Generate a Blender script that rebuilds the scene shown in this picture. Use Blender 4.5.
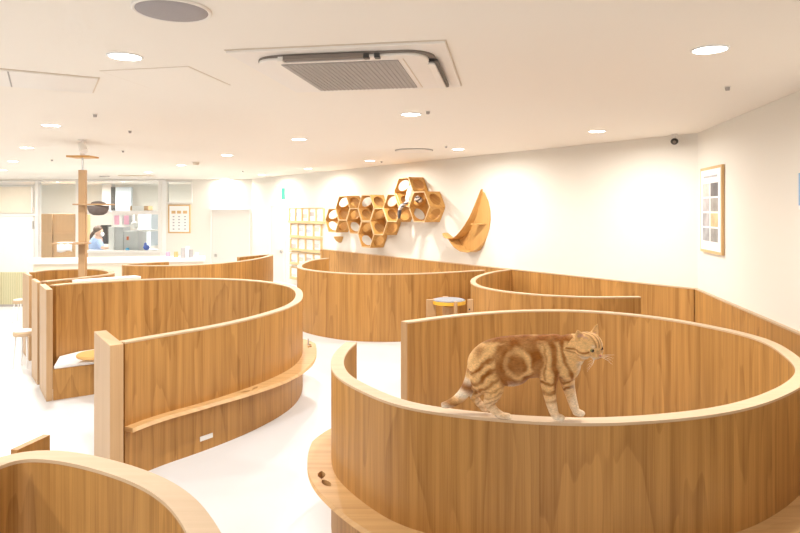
import bpy, bmesh, math, random
import numpy as np
from mathutils import Vector, Matrix, noise
for o in list(bpy.data.objects): bpy.data.objects.remove(o)
random.seed(7)
SC = bpy.context.scene
COL = SC.collection

# ------------------------------------------------------------ camera, world, exposure
F, CX, HY, CZ = 625.0, 400.0, 210.0, 1.85
CEIL = 2.727
cam = bpy.data.cameras.new('camera'); camo = bpy.data.objects.new('camera', cam); COL.objects.link(camo)
camo.location = (0, 0, CZ); camo.rotation_euler = (math.pi/2, 0, 0)
cam.sensor_width = 36; cam.lens = F/800*36
cam.shift_y = -(266.5-HY)/800
cam.clip_start = 0.05
SC.camera = camo
w = bpy.data.worlds.new('fill_world'); SC.world = w; w.use_nodes = True  # even fill added through the open rear of the room, no window there
WB = w.node_tree.nodes['Background']; WB.inputs[0].default_value = (0.97, 0.985, 1.0, 1); WB.inputs[1].default_value = .8
SC.view_settings.view_transform = 'Standard'; SC.view_settings.look = 'None'
SC.view_settings.exposure = 0.72; SC.view_settings.gamma = 1; SC.view_settings.use_curve_mapping = False
LAMP_W = 24.0
LAMP_COL = (1.0, 0.955, 0.90)

def ray(px, py, z):
    "floor position of the point at height z seen at a photo pixel"
    Y = F*(CZ-z)/(py-HY)
    return Vector(((px-CX)/F*Y, Y, z))

# ------------------------------------------------------------ materials
def new_mat(name):
    m = bpy.data.materials.new(name); m.use_nodes = True
    nt = m.node_tree; b = nt.nodes['Principled BSDF']
    return m, nt, b
def flat(name, col, rough=.5, metal=0, spec=.5, bump=0, bscale=60, trans=0, var=0, emit=0):
    m, nt, b = new_mat(name)
    b.inputs['Base Color'].default_value = (*col, 1); b.inputs['Roughness'].default_value = rough
    b.inputs['Metallic'].default_value = metal; b.inputs['Specular IOR Level'].default_value = spec
    if trans: b.inputs['Transmission Weight'].default_value = trans
    if emit:
        b.inputs['Emission Color'].default_value = (*col, 1); b.inputs['Emission Strength'].default_value = emit
    tc = nt.nodes.new('ShaderNodeTexCoord'); n = nt.nodes.new('ShaderNodeTexNoise')
    n.inputs['Scale'].default_value = bscale; n.inputs['Detail'].default_value = 4
    nt.links.new(tc.outputs['Object'], n.inputs['Vector'])
    if bump:
        bp = nt.nodes.new('ShaderNodeBump'); bp.inputs['Strength'].default_value = bump; bp.inputs['Distance'].default_value = .004
        nt.links.new(n.outputs['Fac'], bp.inputs['Height']); nt.links.new(bp.outputs[0], b.inputs['Normal'])
    if var:
        r = nt.nodes.new('ShaderNodeMapRange'); r.inputs['To Min'].default_value = 1-var; r.inputs['To Max'].default_value = 1+var
        h = nt.nodes.new('ShaderNodeHueSaturation'); h.inputs['Color'].default_value = (*col, 1)
        nt.links.new(n.outputs['Fac'], r.inputs[0]); nt.links.new(r.outputs[0], h.inputs['Value']); nt.links.new(h.outputs[0], b.inputs['Base Color'])
    return m
def wood(name, light, dark, coord='UV', su=3.0, sv=.42, bands=8.0, sheet=.31, rough=.42, contrast=1.0, axis='z', tone=.16):
    "veneer: contour lines of a noise stretched along the grain give cathedrals, fine noise gives pores, sheets vary in tone"
    m, nt, b = new_mat(name); N = nt.nodes.new; L = nt.links.new
    tc = N('ShaderNodeTexCoord'); sep = N('ShaderNodeSeparateXYZ')
    L(tc.outputs[coord], sep.inputs[0])
    def mth(op, a, c=None, d=None):
        n = N('ShaderNodeMath'); n.operation = op
        for i, v in enumerate((a, c, d)):
            if v is None: continue
            if isinstance(v, (int, float)): n.inputs[i].default_value = v
            else: L(v, n.inputs[i])
        return n.outputs[0]
    if coord == 'UV': U, V, Wd = sep.outputs[0], sep.outputs[1], None
    else:
        X, Y, Z = sep.outputs
        if axis == 'z': U, V = mth('ADD', X, mth('MULTIPLY', Y, 1.13)), Z
        elif axis == 'x': U, V = mth('ADD', Y, mth('MULTIPLY', Z, 1.13)), X
        else: U, V = mth('ADD', X, mth('MULTIPLY', Z, 1.13)), Y
    sh = mth('FLOOR', mth('DIVIDE', U, sheet))
    wn = N('ShaderNodeTexWhiteNoise'); wn.noise_dimensions = '1D'; L(sh, wn.inputs['W'])
    off = mth('MULTIPLY', wn.outputs['Value'], 17.0)
    def vec(a, b_, c):
        n = N('ShaderNodeCombineXYZ'); L(a, n.inputs[0]); L(b_, n.inputs[1])
        if isinstance(c, (int, float)): n.inputs[2].default_value = c
        else: L(c, n.inputs[2])
        return n.outputs[0]
    def nz(v, det=2, rough_=.5, scale=1.0):
        n = N('ShaderNodeTexNoise'); n.inputs['Scale'].default_value = scale; n.inputs['Detail'].default_value = det
        n.inputs['Roughness'].default_value = rough_; L(v, n.inputs['Vector']); return n.outputs['Fac']
    big = nz(vec(mth('MULTIPLY', U, su), mth('MULTIPLY', V, sv), off), 3.0, .42)
    rings = mth('MULTIPLY', big, bands)
    saw = mth('FRACT', rings)
    saw = mth('ADD', mth('MULTIPLY', mth('POWER', saw, 2.0), .6), mth('MULTIPLY', mth('POWER', saw, 9.0), .5))
    edge = mth('SUBTRACT', 1.0, mth('POWER', mth('FRACT', rings), 40.0))
    fig = mth('MULTIPLY', saw, edge)
    pores = nz(vec(mth('MULTIPLY', U, 190.0), mth('MULTIPLY', V, 2.2), off), 3, .6)
    mid = nz(vec(mth('MULTIPLY', U, 22.0), mth('MULTIPLY', V, .35), off), 3, .55)
    f = mth('ADD', mth('MULTIPLY', fig, .34*contrast), mth('ADD', mth('MULTIPLY', mth('SUBTRACT', mid, .5), 1.5*contrast), mth('MULTIPLY', mth('SUBTRACT', pores, .5), .8*contrast)))
    f = mth('ADD', f, .22)
    mx = N('ShaderNodeMix'); mx.data_type = 'RGBA'; mx.clamp_factor = True
    L(f, mx.inputs[0]); mx.inputs[6].default_value = (*light, 1); mx.inputs[7].default_value = (*dark, 1)
    hs = N('ShaderNodeHueSaturation'); L(mx.outputs[2], hs.inputs['Color'])
    L(mth('ADD', 1-tone/2, mth('MULTIPLY', wn.outputs['Value'], tone)), hs.inputs['Value'])
    L(hs.outputs[0], b.inputs['Base Color'])
    b.inputs['Roughness'].default_value = rough
    b.inputs['Specular IOR Level'].default_value = .35
    bp = N('ShaderNodeBump'); bp.inputs['Strength'].default_value = .12; bp.inputs['Distance'].default_value = .002
    L(pores, bp.inputs['Height']); L(bp.outputs[0], b.inputs['Normal'])
    return m

M = {}
M['veneer'] = wood('teak_veneer', (.53, .278, .082), (.21, .085, .018), contrast=.95)
M['ledge'] = wood('ledge_veneer', (.66, .41, .18), (.46, .25, .095), coord='Object', axis='x', su=4, bands=7, sheet=3.0)
M['post'] = wood('post_veneer', (.56, .36, .19), (.42, .245, .11), coord='Object', su=8, sv=.3, bands=5, sheet=.9, contrast=.7)
M['rim'] = wood('birch_edge', (.62, .46, .30), (.48, .33, .19), coord='Object', axis='x', su=5, bands=5, sheet=4, contrast=.5, rough=.5)
M['hex'] = wood('pine_ply', (.66, .37, .11), (.42, .19, .05), coord='Object', axis='y', su=7, bands=6, sheet=1.1, contrast=.7)
M['hexedge'] = flat('ply_edge', (.74, .52, .27), .5, var=.06, bscale=25)
M['moon'] = wood('moon_ply', (.72, .43, .15), (.48, .24, .07), coord='Object', su=9, bands=6, sheet=1.3, contrast=.8)
M['cabinet'] = wood('cabinet_veneer', (.62, .38, .19), (.48, .27, .12), coord='Object', su=5, bands=5, sheet=.6, contrast=.6)
M['wall'] = flat('wall_paint', (.80, .765, .695), .75, bump=.05, bscale=120)
M['ceiling'] = flat('ceiling_paint', (.88, .82, .735), .85, bump=.03, bscale=90)
M['floor'] = flat('floor_vinyl', (.68, .70, .725), .28, var=.015, bscale=3)
M['white'] = flat('white_lacquer', (.86, .85, .83), .4, var=.02, bscale=12)
M['doorw'] = flat('door_paint', (.74, .70, .65), .5, var=.015, bscale=12)
M['trimw'] = flat('frame_paint', (.82, .79, .75), .5, var=.03, bscale=20)
M['cream'] = flat('cream_panel', (.78, .70, .58), .55, var=.03, bscale=10)
M['acw'] = flat('appliance_plastic', (.83, .78, .72), .4, var=.015, bscale=8)
M['gap'] = flat('joint_shadow_gap', (.70, .60, .48), .8)
M['slot'] = flat('louvre_shadow_grey', (.22, .18, .15), .6, var=.1, bscale=10)
M['grille'] = flat('grille_mesh', (.42, .38, .35), .7, var=.08, bscale=200)
M['spk'] = flat('speaker_mesh', (.36, .33, .33), .7, var=.12, bscale=260)
M['dark'] = flat('dark_plastic', (.03, .028, .026), .4, var=.2, bscale=40)
M['steel'] = flat('brushed_steel', (.55, .54, .53), .3, metal=1, var=.05, bscale=80)
M['chrome'] = flat('chrome', (.75, .74, .72), .15, metal=1)
M['lamp'] = flat('lamp_diffuser', (1.0, .97, .92), .5, emit=14)
M['cush'] = flat('white_cushion', (.84, .82, .80), .8, bump=.4, bscale=80)
M['grey'] = flat('grey_pile', (.33, .33, .35), .95, bump=1, bscale=300, var=.25)
M['yellow'] = flat('yellow_edge', (.80, .46, .05), .5, var=.1, bscale=30)
M['glass'] = flat('window_glass', (.93, .97, .96), .03, trans=1)
M['paper'] = flat('paper', (.88, .87, .85), .7, var=.02, bscale=20)
M['goldframe'] = wood('frame_oak', (.74, .50, .24), (.55, .33, .13), coord='Object', su=9, bands=4, sheet=2, contrast=.6)
M['blue'] = flat('sky_blue', (.22, .42, .68), .6, var=.1, bscale=20)
M['deepblue'] = flat('deep_blue_plastic', (.02, .12, .70), .4, var=.1, bscale=20)
M['cyan'] = flat('cyan_plastic', (.05, .50, .85), .4, var=.1, bscale=20)
M['orange'] = flat('orange_plastic', (.85, .18, .03), .4, var=.1, bscale=20)
M['pink'] = flat('pink_card', (.85, .42, .58), .6, var=.1, bscale=20)
M['greycard'] = flat('grey_card', (.45, .44, .45), .6, var=.15, bscale=30)
M['machine'] = flat('grey_machine', (.62, .63, .64), .35, var=.05, bscale=20)
M['bluegrey'] = flat('blue_grey_panel', (.50, .56, .62), .5, var=.05, bscale=8)
M['green'] = flat('exit_green', (.06, .42, .28), .4, emit=.35)
M['shirt'] = flat('pale_blue_cloth', (.36, .50, .80), .85, bump=.5, bscale=60, var=.1)
M['skin'] = flat('skin', (.72, .45, .33), .5, var=.05, bscale=40)
M['hair'] = flat('dark_brown_hair', (.10, .05, .03), .5, bump=.6, bscale=120, var=.3)
M['basket'] = flat('grey_felt_bowl', (.16, .13, .12), .85, bump=1, bscale=90, var=.3)
M['roundtop'] = wood('table_ply', (.76, .46, .17), (.58, .31, .10), coord='Object', axis='x', su=6, bands=5, sheet=2, contrast=.6)
def film_mat():
    m, nt, b = new_mat('slatted_green_film'); N = nt.nodes.new; L = nt.links.new
    tc = N('ShaderNodeTexCoord'); wv = N('ShaderNodeTexWave'); wv.inputs['Scale'].default_value = 9; wv.inputs['Distortion'].default_value = 1.5
    L(tc.outputs['Object'], wv.inputs[0]); r = N('ShaderNodeValToRGB')
    r.color_ramp.elements[0].color = (.50, .47, .27, 1); r.color_ramp.elements[1].color = (.66, .60, .38, 1)
    L(wv.outputs['Fac'], r.inputs[0]); L(r.outputs[0], b.inputs['Base Color']); b.inputs['Roughness'].default_value = .5
    return m
M['film'] = film_mat()

# ------------------------------------------------------------ helpers
def link(name, me, mat, parent=None, mats=None):
    o = bpy.data.objects.new(name, me); COL.objects.link(o)
    for m in (mats or [mat]): me.materials.append(m)
    if parent is not None: o.parent = parent
    return o
def mesh_obj(name, verts, faces, mat, parent=None, smooth=False, mats=None, midx=None, origin=None, uvs=None, bevel=0):
    "verts in world coordinates; origin/parent offset handled here"
    base = Vector((0, 0, 0))
    if origin is not None: base = Vector(origin)
    elif parent is not None: base = wloc(parent)
    me = bpy.data.meshes.new(name)
    me.from_pydata([tuple(Vector(v)-base) for v in verts], [], faces)
    if uvs is not None:
        ul = me.uv_layers.new(name='UVMap')
        for l in me.loops: ul.data[l.index].uv = uvs[l.vertex_index]
    if midx is not None:
        for p, i in zip(me.polygons, midx): p.material_index = i
    if smooth:
        for p in me.polygons: p.use_smooth = True
    me.update()
    bm = bmesh.new(); bm.from_mesh(me)
    if uvs is None and midx is None: bmesh.ops.recalc_face_normals(bm, faces=bm.faces)
    bm.to_mesh(me); bm.free()
    o = bpy.data.objects.new(name, me); COL.objects.link(o)
    for m in (mats or [mat]): me.materials.append(m)
    if parent is not None:
        o.parent = parent; o.location = base - wloc(parent)
    else: o.location = base
    if bevel:
        b = o.modifiers.new('bevel', 'BEVEL'); b.width = bevel; b.segments = 2; b.limit_method = 'ANGLE'
    return o
def wloc(o):
    v = Vector(o.location)
    while o.parent is not None: o = o.parent; v += Vector(o.location)
    return v
def thing(name, label, cat, loc, group=None):
    o = bpy.data.objects.new(name, None); COL.objects.link(o); o.location = loc; o.empty_display_size = .05
    return tag(o, label, cat, group)
def tag(o, label, cat, group=None):
    o['label'] = label; o['category'] = cat
    if group: o['group'] = group
    return o
def struct(o): o['kind'] = 'structure'; return o
BOXF = [(0,3,2,1),(4,5,6,7),(0,1,5,4),(1,2,6,5),(2,3,7,6),(3,0,4,7)]
def box_vf(c, s, ux=(1,0,0), uy=(0,1,0)):
    c = Vector(c); ux = Vector(ux).normalized(); uy = Vector(uy).normalized(); uz = ux.cross(uy)
    v = []
    for z in (-1, 1):
        for (x, y) in ((-1,-1),(1,-1),(1,1),(-1,1)):
            v.append(c + ux*x*s[0]/2 + uy*y*s[1]/2 + uz*z*s[2]/2)
    return v, list(BOXF)
def merge(*vfs):
    V, Fa = [], []
    for v, f in vfs:
        n = len(V); V += list(v); Fa += [tuple(i+n for i in q) for q in f]
    return V, Fa
def prism(poly, z0, z1):
    n = len(poly)
    v = [Vector((p[0], p[1], z0)) for p in poly] + [Vector((p[0], p[1], z1)) for p in poly]
    f = [tuple(range(n-1, -1, -1)), tuple(range(n, 2*n))] + [(i, (i+1) % n, n+(i+1) % n, n+i) for i in range(n)]
    return v, f
def cyl_vf(c, r, h, n=24, r2=None, axis=(0,0,1)):
    c = Vector(c); a = Vector(axis).normalized(); r2 = r if r2 is None else r2
    q = Vector((0,0,1)).rotation_difference(a)
    v = [c + q @ Vector((r*math.cos(t), r*math.sin(t), 0)) for t in [2*math.pi*i/n for i in range(n)]]
    v += [c + q @ Vector((r2*math.cos(t), r2*math.sin(t), h)) for t in [2*math.pi*i/n for i in range(n)]]
    f = [tuple(range(n-1, -1, -1)), tuple(range(n, 2*n))] + [(i, (i+1) % n, n+(i+1) % n, n+i) for i in range(n)]
    return v, f
def ell_vf(c, r, n=20, m=12, R=None):
    c = Vector(c); v = []; f = []
    R = R or Matrix.Identity(3)
    for j in range(1, m):
        ph = math.pi*j/m
        for i in range(n):
            th = 2*math.pi*i/n
            v.append(c + R @ Vector((r[0]*math.sin(ph)*math.cos(th), r[1]*math.sin(ph)*math.sin(th), r[2]*math.cos(ph))))
    t = len(v); v.append(c + R @ Vector((0,0,r[2]))); v.append(c - R @ Vector((0,0,r[2])))
    for j in range(m-2):
        for i in range(n): f.append((j*n+i, (j+1)*n+i, (j+1)*n+(i+1) % n, j*n+(i+1) % n))
    for i in range(n):
        f.append((t, i, (i+1) % n)); f.append((t+1, (m-2)*n+(i+1) % n, (m-2)*n+i))
    return v, f
def tube_vf(pts, rad, n=14, side=None):
    "tube through points; rad = list of (r_side, r_other) or floats; side = direction of the first radius"
    pts = [Vector(p) for p in pts]; v = []; f = []; prev = None
    for k, p in enumerate(pts):
        t = (pts[min(k+1, len(pts)-1)] - pts[max(k-1, 0)]).normalized()
        s = Vector(side) if side is not None else (prev if prev is not None else (Vector((0,0,1)) if abs(t.z) < .9 else Vector((1,0,0))))
        s = (s - t*s.dot(t)).normalized(); prev = s
        u = t.cross(s); r = rad[k] if isinstance(rad, (list, tuple)) else rad
        if isinstance(r, (int, float)): r = (r, r)
        for i in range(n):
            a = 2*math.pi*i/n; v.append(p + s*r[0]*math.cos(a) + u*r[1]*math.sin(a))
    for k in range(len(pts)-1):
        for i in range(n): f.append((k*n+i, k*n+(i+1) % n, (k+1)*n+(i+1) % n, (k+1)*n+i))
    f.append(tuple(range(n-1, -1, -1))); f.append(tuple((len(pts)-1)*n+i for i in range(n)))
    return v, f
def catmull(P, per=10):
    P = [tuple(p) for p in P]; out = []; n = len(P)
    for i in range(n-1):
        p0 = np.array(P[max(i-1, 0)]); p1 = np.array(P[i]); p2 = np.array(P[i+1]); p3 = np.array(P[min(i+2, n-1)])
        if i == 0: p0 = 2*p1-p2
        if i == n-2: p3 = 2*p2-p1
        # centripetal parametrisation keeps uneven spacing from kinking
        d1 = max(np.linalg.norm(p1-p0), 1e-6)**.5; d2 = max(np.linalg.norm(p2-p1), 1e-6)**.5; d3 = max(np.linalg.norm(p3-p2), 1e-6)**.5
        t0, t1, t2, t3 = 0, d1, d1+d2, d1+d2+d3
        for k in range(per):
            t = t1+(t2-t1)*k/per
            A1 = (t1-t)/(t1-t0)*p0+(t-t0)/(t1-t0)*p1; A2 = (t2-t)/(t2-t1)*p1+(t-t1)/(t2-t1)*p2; A3 = (t3-t)/(t3-t2)*p2+(t-t2)/(t3-t2)*p3
            B1 = (t2-t)/(t2-t0)*A1+(t-t0)/(t2-t0)*A2; B2 = (t3-t)/(t3-t1)*A2+(t-t1)/(t3-t1)*A3
            out.append((t2-t)/(t2-t1)*B1+(t-t1)/(t2-t1)*B2)
    out.append(np.array(P[-1])); return np.array(out)
def resample(C, step):
    d = np.r_[0, np.cumsum(np.linalg.norm(np.diff(C[:, :2], axis=0), axis=1))]
    n = max(8, int(d[-1]/step)); s = np.linspace(0, d[-1], n+1)
    return np.stack([np.interp(s, d, C[:, k]) for k in range(C.shape[1])], 1), s
def smooth_curve(C, it=6):
    C = C.copy()
    for _ in range(it): C[1:-1] = .5*C[1:-1]+.25*(C[:-2]+C[2:])
    return C
def normals2(C):
    t = np.gradient(C[:, :2], axis=0); t /= np.linalg.norm(t, axis=1)[:, None]
    return np.stack([-t[:, 1], t[:, 0]], 1)          # to the left of travel
def strip_solid(name, A, B, z0, z1, mat, parent, u=None, uoff=0.0, smooth=True):
    "closed band between plan curves A and B from z0 to z1 (arrays)"
    n = len(A); z0 = np.broadcast_to(z0, n); z1 = np.broadcast_to(z1, n)
    if u is None: u = np.r_[0, np.cumsum(np.linalg.norm(np.diff(A, axis=0), axis=1))]
    V, U = [], []; Fa = []
    def quadstrip(P, Q, up, uq):
        b = len(V)
        for i in range(n):
            V.append(P[i]); U.append((u[i]+uoff, up[i])); V.append(Q[i]); U.append((u[i]+uoff, uq[i]))
        for i in range(n-1): Fa.append((b+2*i, b+2*i+2, b+2*i+3, b+2*i+1))
    Ab = [(A[i][0], A[i][1], z0[i]) for i in range(n)]; At = [(A[i][0], A[i][1], z1[i]) for i in range(n)]
    Bb = [(B[i][0], B[i][1], z0[i]) for i in range(n)]; Bt = [(B[i][0], B[i][1], z1[i]) for i in range(n)]
    quadstrip(Ab, At, z0, z1); uo = uoff; uoff = uo+7.3
    quadstrip(Bt, Bb, z1, z0); uoff = uo
    quadstrip(At, Bt, z1, z1+.05); quadstrip(Bb, Ab, z0, z0-.05)
    for i, fl in ((0, 0), (n-1, 1)):
        b = len(V); q = [Ab[i], Bb[i], Bt[i], At[i]]; V += q
        U += [(u[i], z0[i]), (u[i]+.07, z0[i]), (u[i]+.07, z1[i]), (u[i], z1[i])]
        Fa.append((b, b+1, b+2, b+3) if fl else (b+3, b+2, b+1, b))
    o = mesh_obj(name, V, Fa, mat, parent, uvs=U)
    me = o.data; bm = bmesh.new(); bm.from_mesh(me); bmesh.ops.recalc_face_normals(bm, faces=bm.faces); bm.to_mesh(me); bm.free()
    if smooth:
        for i, p in enumerate(me.polygons): p.use_smooth = i < 2*(n-1)
    return o

# ------------------------------------------------------------ frames of the walls
class Frame:
    def __init__(s, O, u, n): s.O = Vector((*O, 0)); s.u = Vector((*u, 0)).normalized(); s.n = Vector((*n, 0)).normalized()
    def s_of(s, px, off=0.0):
        k = (px-CX)/F; P = s.O + s.n*off
        return (P.x-k*P.y)/(k*s.u.y-s.u.x)
    def pt(s, px, py, off=0.0):
        t = s.s_of(px, off); p = s.O+s.n*off+s.u*t
        return Vector((p.x, p.y, CZ-(py-HY)/F*p.y))
    def at(s, t, z, off=0.0): p = s.O+s.n*off+s.u*t; return Vector((p.x, p.y, z))
    def z(s, px, py, off=0.0): return s.pt(px, py, off).z
    def box(s, t0, t1, z0, z1, o0, o1):
        c = s.at((t0+t1)/2, (z0+z1)/2, (o0+o1)/2)
        return box_vf(c, (abs(t1-t0), abs(o1-o0), abs(z1-z0)), s.u, s.n)
    def pbox(s, px0, px1, py0, py1, o0=0.0, o1=.03):
        "box seen between pixel columns/rows on its front plane"
        om = max(o0, o1); t0, t1 = s.s_of(px0, om), s.s_of(px1, om); pm = (px0+px1)/2
        return s.box(t0, t1, s.z(pm, py0, om), s.z(pm, py1, om), o0, o1)
BWall = Frame((3.39, 7.12), (-.582, .813), (-.813, -.582))
RWall = Frame((3.39, 7.12), (-.178, -.984), (-.984, .178))
CN = BWall.at(BWall.s_of(252), 0)
FWall = Frame((CN.x, CN.y), (-1, .065), (-.065, -1))

# ------------------------------------------------------------ room shell
SL = -7.8      # left side of the room beyond the picture
def slab(name, poly, z0, z1, mat): v, f = prism(poly, z0, z1); return struct(mesh_obj(name, v, f, mat))
rw_end = RWall.at(11.5, 0)
slab('floor', [(-15, -4), (6, -4), (6, 24), (-15, 24)], -.1, 0, M['floor'])
slab('ceiling', [(-15, -4), (6, -4), (6, 24), (-15, 24)], CEIL, CEIL+.12, M['ceiling'])
sBend = BWall.s_of(252)
v, f = BWall.box(-.0, sBend, 0, CEIL, -.12, 0); struct(mesh_obj('wall_back', v, f, M['wall']))
v, f = RWall.box(0, 11.5, 0, CEIL, -.12, 0); struct(mesh_obj('wall_right', v, f, M['wall']))
# far wall: solid pieces round the glazed office front
def fw(name, px0, px1, y0, y1, mat=None, o0=-.12, o1=0.0, z0=None, z1=None):
    t0, t1 = FWall.s_of(px0, o1), FWall.s_of(px1, o1)
    za = FWall.z((px0+px1)/2, y0, o1) if z1 is None else z1; zb = FWall.z((px0+px1)/2, y1, o1) if z0 is None else z0
    return FWall.box(t0, t1, zb, za, o0, o1)
pieces = [fw('w', 252, 192, 0, 0, z0=0, z1=CEIL), fw('w', 192, 166, 203.5, 0, z0=0), fw('w', 166, 160, 0, 0, z0=0, z1=CEIL),
          fw('w', 192, 166, 0, 181, z1=CEIL), fw('w', 160, 88, 252, 0, z0=0), fw('w', 88, 36, 265, 0, z0=0), fw('w', 36, -60, 0, 181.5, z1=CEIL),
          fw('w', -60, -140, 0, 0, z0=0, z1=CEIL)]
v, f = merge(*pieces); struct(mesh_obj('wall_far', v, f, M['wall']))
v, f = prism([(-12.6, -4), (-12.4, -4), (-12.4, 18.6), (-12.6, 18.6)], 0, CEIL); struct(mesh_obj('wall_left', v, f, M['wall']))
# timber dado along the back and right walls
def dado(name, Fr, s0, s1, uoff):
    n = 40; A = np.array([(Fr.at(t, 0, .03).x, Fr.at(t, 0, .03).y) for t in np.linspace(s0, s1, n)])
    B = np.array([(Fr.at(t, 0, .001).x, Fr.at(t, 0, .001).y) for t in np.linspace(s0, s1, n)])
    return struct(strip_solid(name, A, B, 0.0, .945, M['veneer'], None, uoff=uoff, smooth=False))
sD = BWall.s_of(321.5)
dado('trim_1', BWall, .03, sD, 3.1); dado('trim_2', RWall, .0, 11.4, 9.7)
v, f = merge(BWall.box(0, sD, .945, .96, 0, .036), RWall.box(0, 11.4, .945, .96, 0, .036)); struct(mesh_obj('trim_3', v, f, M['rim']))
v, f = merge(FWall.box(0, FWall.s_of(192), 0, .07, 0, .012)); struct(mesh_obj('baseboard_far', v, f, M['trimw']))

# ------------------------------------------------------------ ceiling fixtures
def lathe_vf(c, prof, n=32):
    c = Vector(c); v = []; f = []
    for (r, z) in prof:
        for i in range(n): a = 2*math.pi*i/n; v.append(c+Vector((r*math.cos(a), r*math.sin(a), z)))
    for k in range(len(prof)-1):
        for i in range(n): f.append((k*n+i, k*n+(i+1) % n, (k+1)*n+(i+1) % n, (k+1)*n+i))
    return v, f
DL = [(125,56,'large round ceiling downlight at upper left, before the access panel'),(51,125,'round ceiling downlight beyond the left air duct slot'),
 (27,147.5,'ceiling downlight at far left, second in the receding left row'),(13,161,'ceiling downlight at far left, third in the receding left row'),
 (3,170,'farthest ceiling downlight at the left picture edge'),(227,155,'ceiling downlight just left of the picture middle, above the far door'),
 (299,139,'ceiling downlight left below the air conditioner'),(181,165,'small ceiling downlight beside the smoke detector at far left'),
 (148,172.3,'small far ceiling downlight in front of the office window'),(411,114,'ceiling downlight right below the air conditioner'),
 (370,160.5,'ceiling downlight above the honeycomb shelves'),(308,168.5,'small ceiling downlight above the brochure rack'),
 (458,149,'ceiling downlight above the crescent shelf'),(597,131,'ceiling downlight over the back wall between crescent shelf and camera'),
 (710,49,'large round ceiling downlight at upper right'),(261.5,174.5,'tiny ceiling downlight over the far corner door'),(226,179,'faintest farthest ceiling downlight at the far wall')]
ld = None
def downlight(x, y, label, k=1.0):
    t = thing('downlight', label, 'downlight', (x, y, CEIL), 'recessed ceiling downlights')
    v, f = lathe_vf((x, y, CEIL), [(.098,-.0005),(.098,-.006),(.088,-.009),(.084,-.004),(.084,-.0005)])
    mesh_obj('trim_ring', v, f, M['white'], t, smooth=True)
    v, f = cyl_vf((x, y, CEIL-.0045), .083, .003); mesh_obj('lamp_disc', v, f, M['lamp'], t)
    l = bpy.data.lights.new('downlight_lamp', 'AREA'); l.shape = 'DISK'; l.size = .15; l.energy = LAMP_W*k; l.color = LAMP_COL; l.spread = math.radians(172)
    lo = bpy.data.objects.new('downlight_lamp', l); COL.objects.link(lo); lo.location = (0, 0, -.012); lo.parent = t
    return t
for px, py, lb in DL:
    p = ray(px, py, CEIL); downlight(p.x, p.y, lb)
# the same grid goes on over and behind the viewer; far-left lamps added to brighten the end wall
for x, y in ((-3.0, 1.0), (-11.2, 16.6), (-3.0, -1.5), (-.4, -1.5), (-5.4, 6.5), (-5.0, 3.2), (-10.5, 8), (-10.5, 11), (-10.5, 14), (-8.0, 5.5)):
    downlight(x, y, 'unseen ceiling downlight outside the picture, of the continued grid with added left fill')

# ceiling-room axes
RX = Vector((.984, -.178, 0)); RY = Vector((.178, .984, 0))
def cpt(px, py, z=CEIL): return ray(px, py, z)
# air conditioner cassette
A0 = cpt(441, 40); A1 = cpt(464, 84.6); B0 = cpt(222, 50)
c = (cpt(222,50)+cpt(464,84.6))/2
RX = (A0-B0).normalized(); RY = Vector((-RX.y, RX.x, 0))
Wd = (A0-B0).length; Dp = (A1-A0).length
print('AC', Wd, Dp, c)
ac = thing('air_conditioner', 'white ceiling cassette air conditioner with a long open louvre and beige grille', 'air conditioner', (c.x, c.y, CEIL))
def acb(x0, x1, y0, y1, z0, z1): return box_vf((c+RX*(x0+x1)/2*1.0+RY*(y0+y1)/2)+Vector((0,0,(z0+z1)/2)), (x1-x0, y1-y0, z1-z0), RX, RY)
hx, hy = Wd/2, Dp/2
v, f = merge(acb(-hx, hx, -hy, hy, -.018, -.001)); mesh_obj('panel', v, f, M['acw'], ac, bevel=.004)
v, f = merge(acb(-hx-.006, hx+.006, -hy-.006, hy+.006, -.006, -.0005)); mesh_obj('joint', v, f, M['gap'], ac)
# raised rounded body with louvre slots
def rrect(x0, x1, y0, y1, r, n=8):
    P = []
    for (cx_, cy_, a0) in ((x1-r, y1-r, 0), (x0+r, y1-r, 90), (x0+r, y0+r, 180), (x1-r, y0+r, 270)):
        for i in range(n+1): a = math.radians(a0+90*i/n); P.append((cx_+r*math.cos(a), cy_+r*math.sin(a)))
    return P
def ac_prism(P, z0, z1):
    Q = [(c+RX*x+RY*y) for x, y in P]; v, f = prism([(q.x, q.y) for q in Q], CEIL+z0, CEIL+z1); return v, f
bx0, bx1, by0, by1 = -hx+.10, hx-.08, -hy+.09, hy-.09
v, f = ac_prism(rrect(bx0, bx1, by0, by1, .16), -.030, -.018); mesh_obj('louvre_slot', v, f, M['slot'], ac)
v, f = ac_prism(rrect(bx0+.012, bx1-.035, by0+.010, by1-.035, .12), -.046, -.029); mesh_obj('body', v, f, M['acw'], ac, bevel=.006)
v, f = merge(acb(bx0+.15, bx1-.2, by0+.1, by1-.12, -.052, -.045)); g = mesh_obj('grille', v, f, M['grille'], ac)
v, f = merge(*[acb(bx0+.15+k*(bx1-bx0-.35)/24, bx0+.156+k*(bx1-bx0-.35)/24, by0+.1, by1-.12, -.055, -.051) for k in range(1, 24)]); q = mesh_obj('slats', v, f, M['grille'], g); q['kind'] = 'stuff'
v, f = merge(acb(bx1-.17, bx1-.164, by0+.08, by1-.1, -.048, -.045), ); mesh_obj('seam', v, f, M['gap'], ac)
v, f = merge(acb(bx0+.20, bx1-.36, by0-.012, by0+.022, -.050, -.026)); mesh_obj('flap', v, f, M['slot'], ac, bevel=.004)
v, f = merge(acb(bx0+.20, bx1-.36, by0+.020, by0+.034, -.054, -.030)); mesh_obj('flap', v, f, M['grille'], ac)
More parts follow.
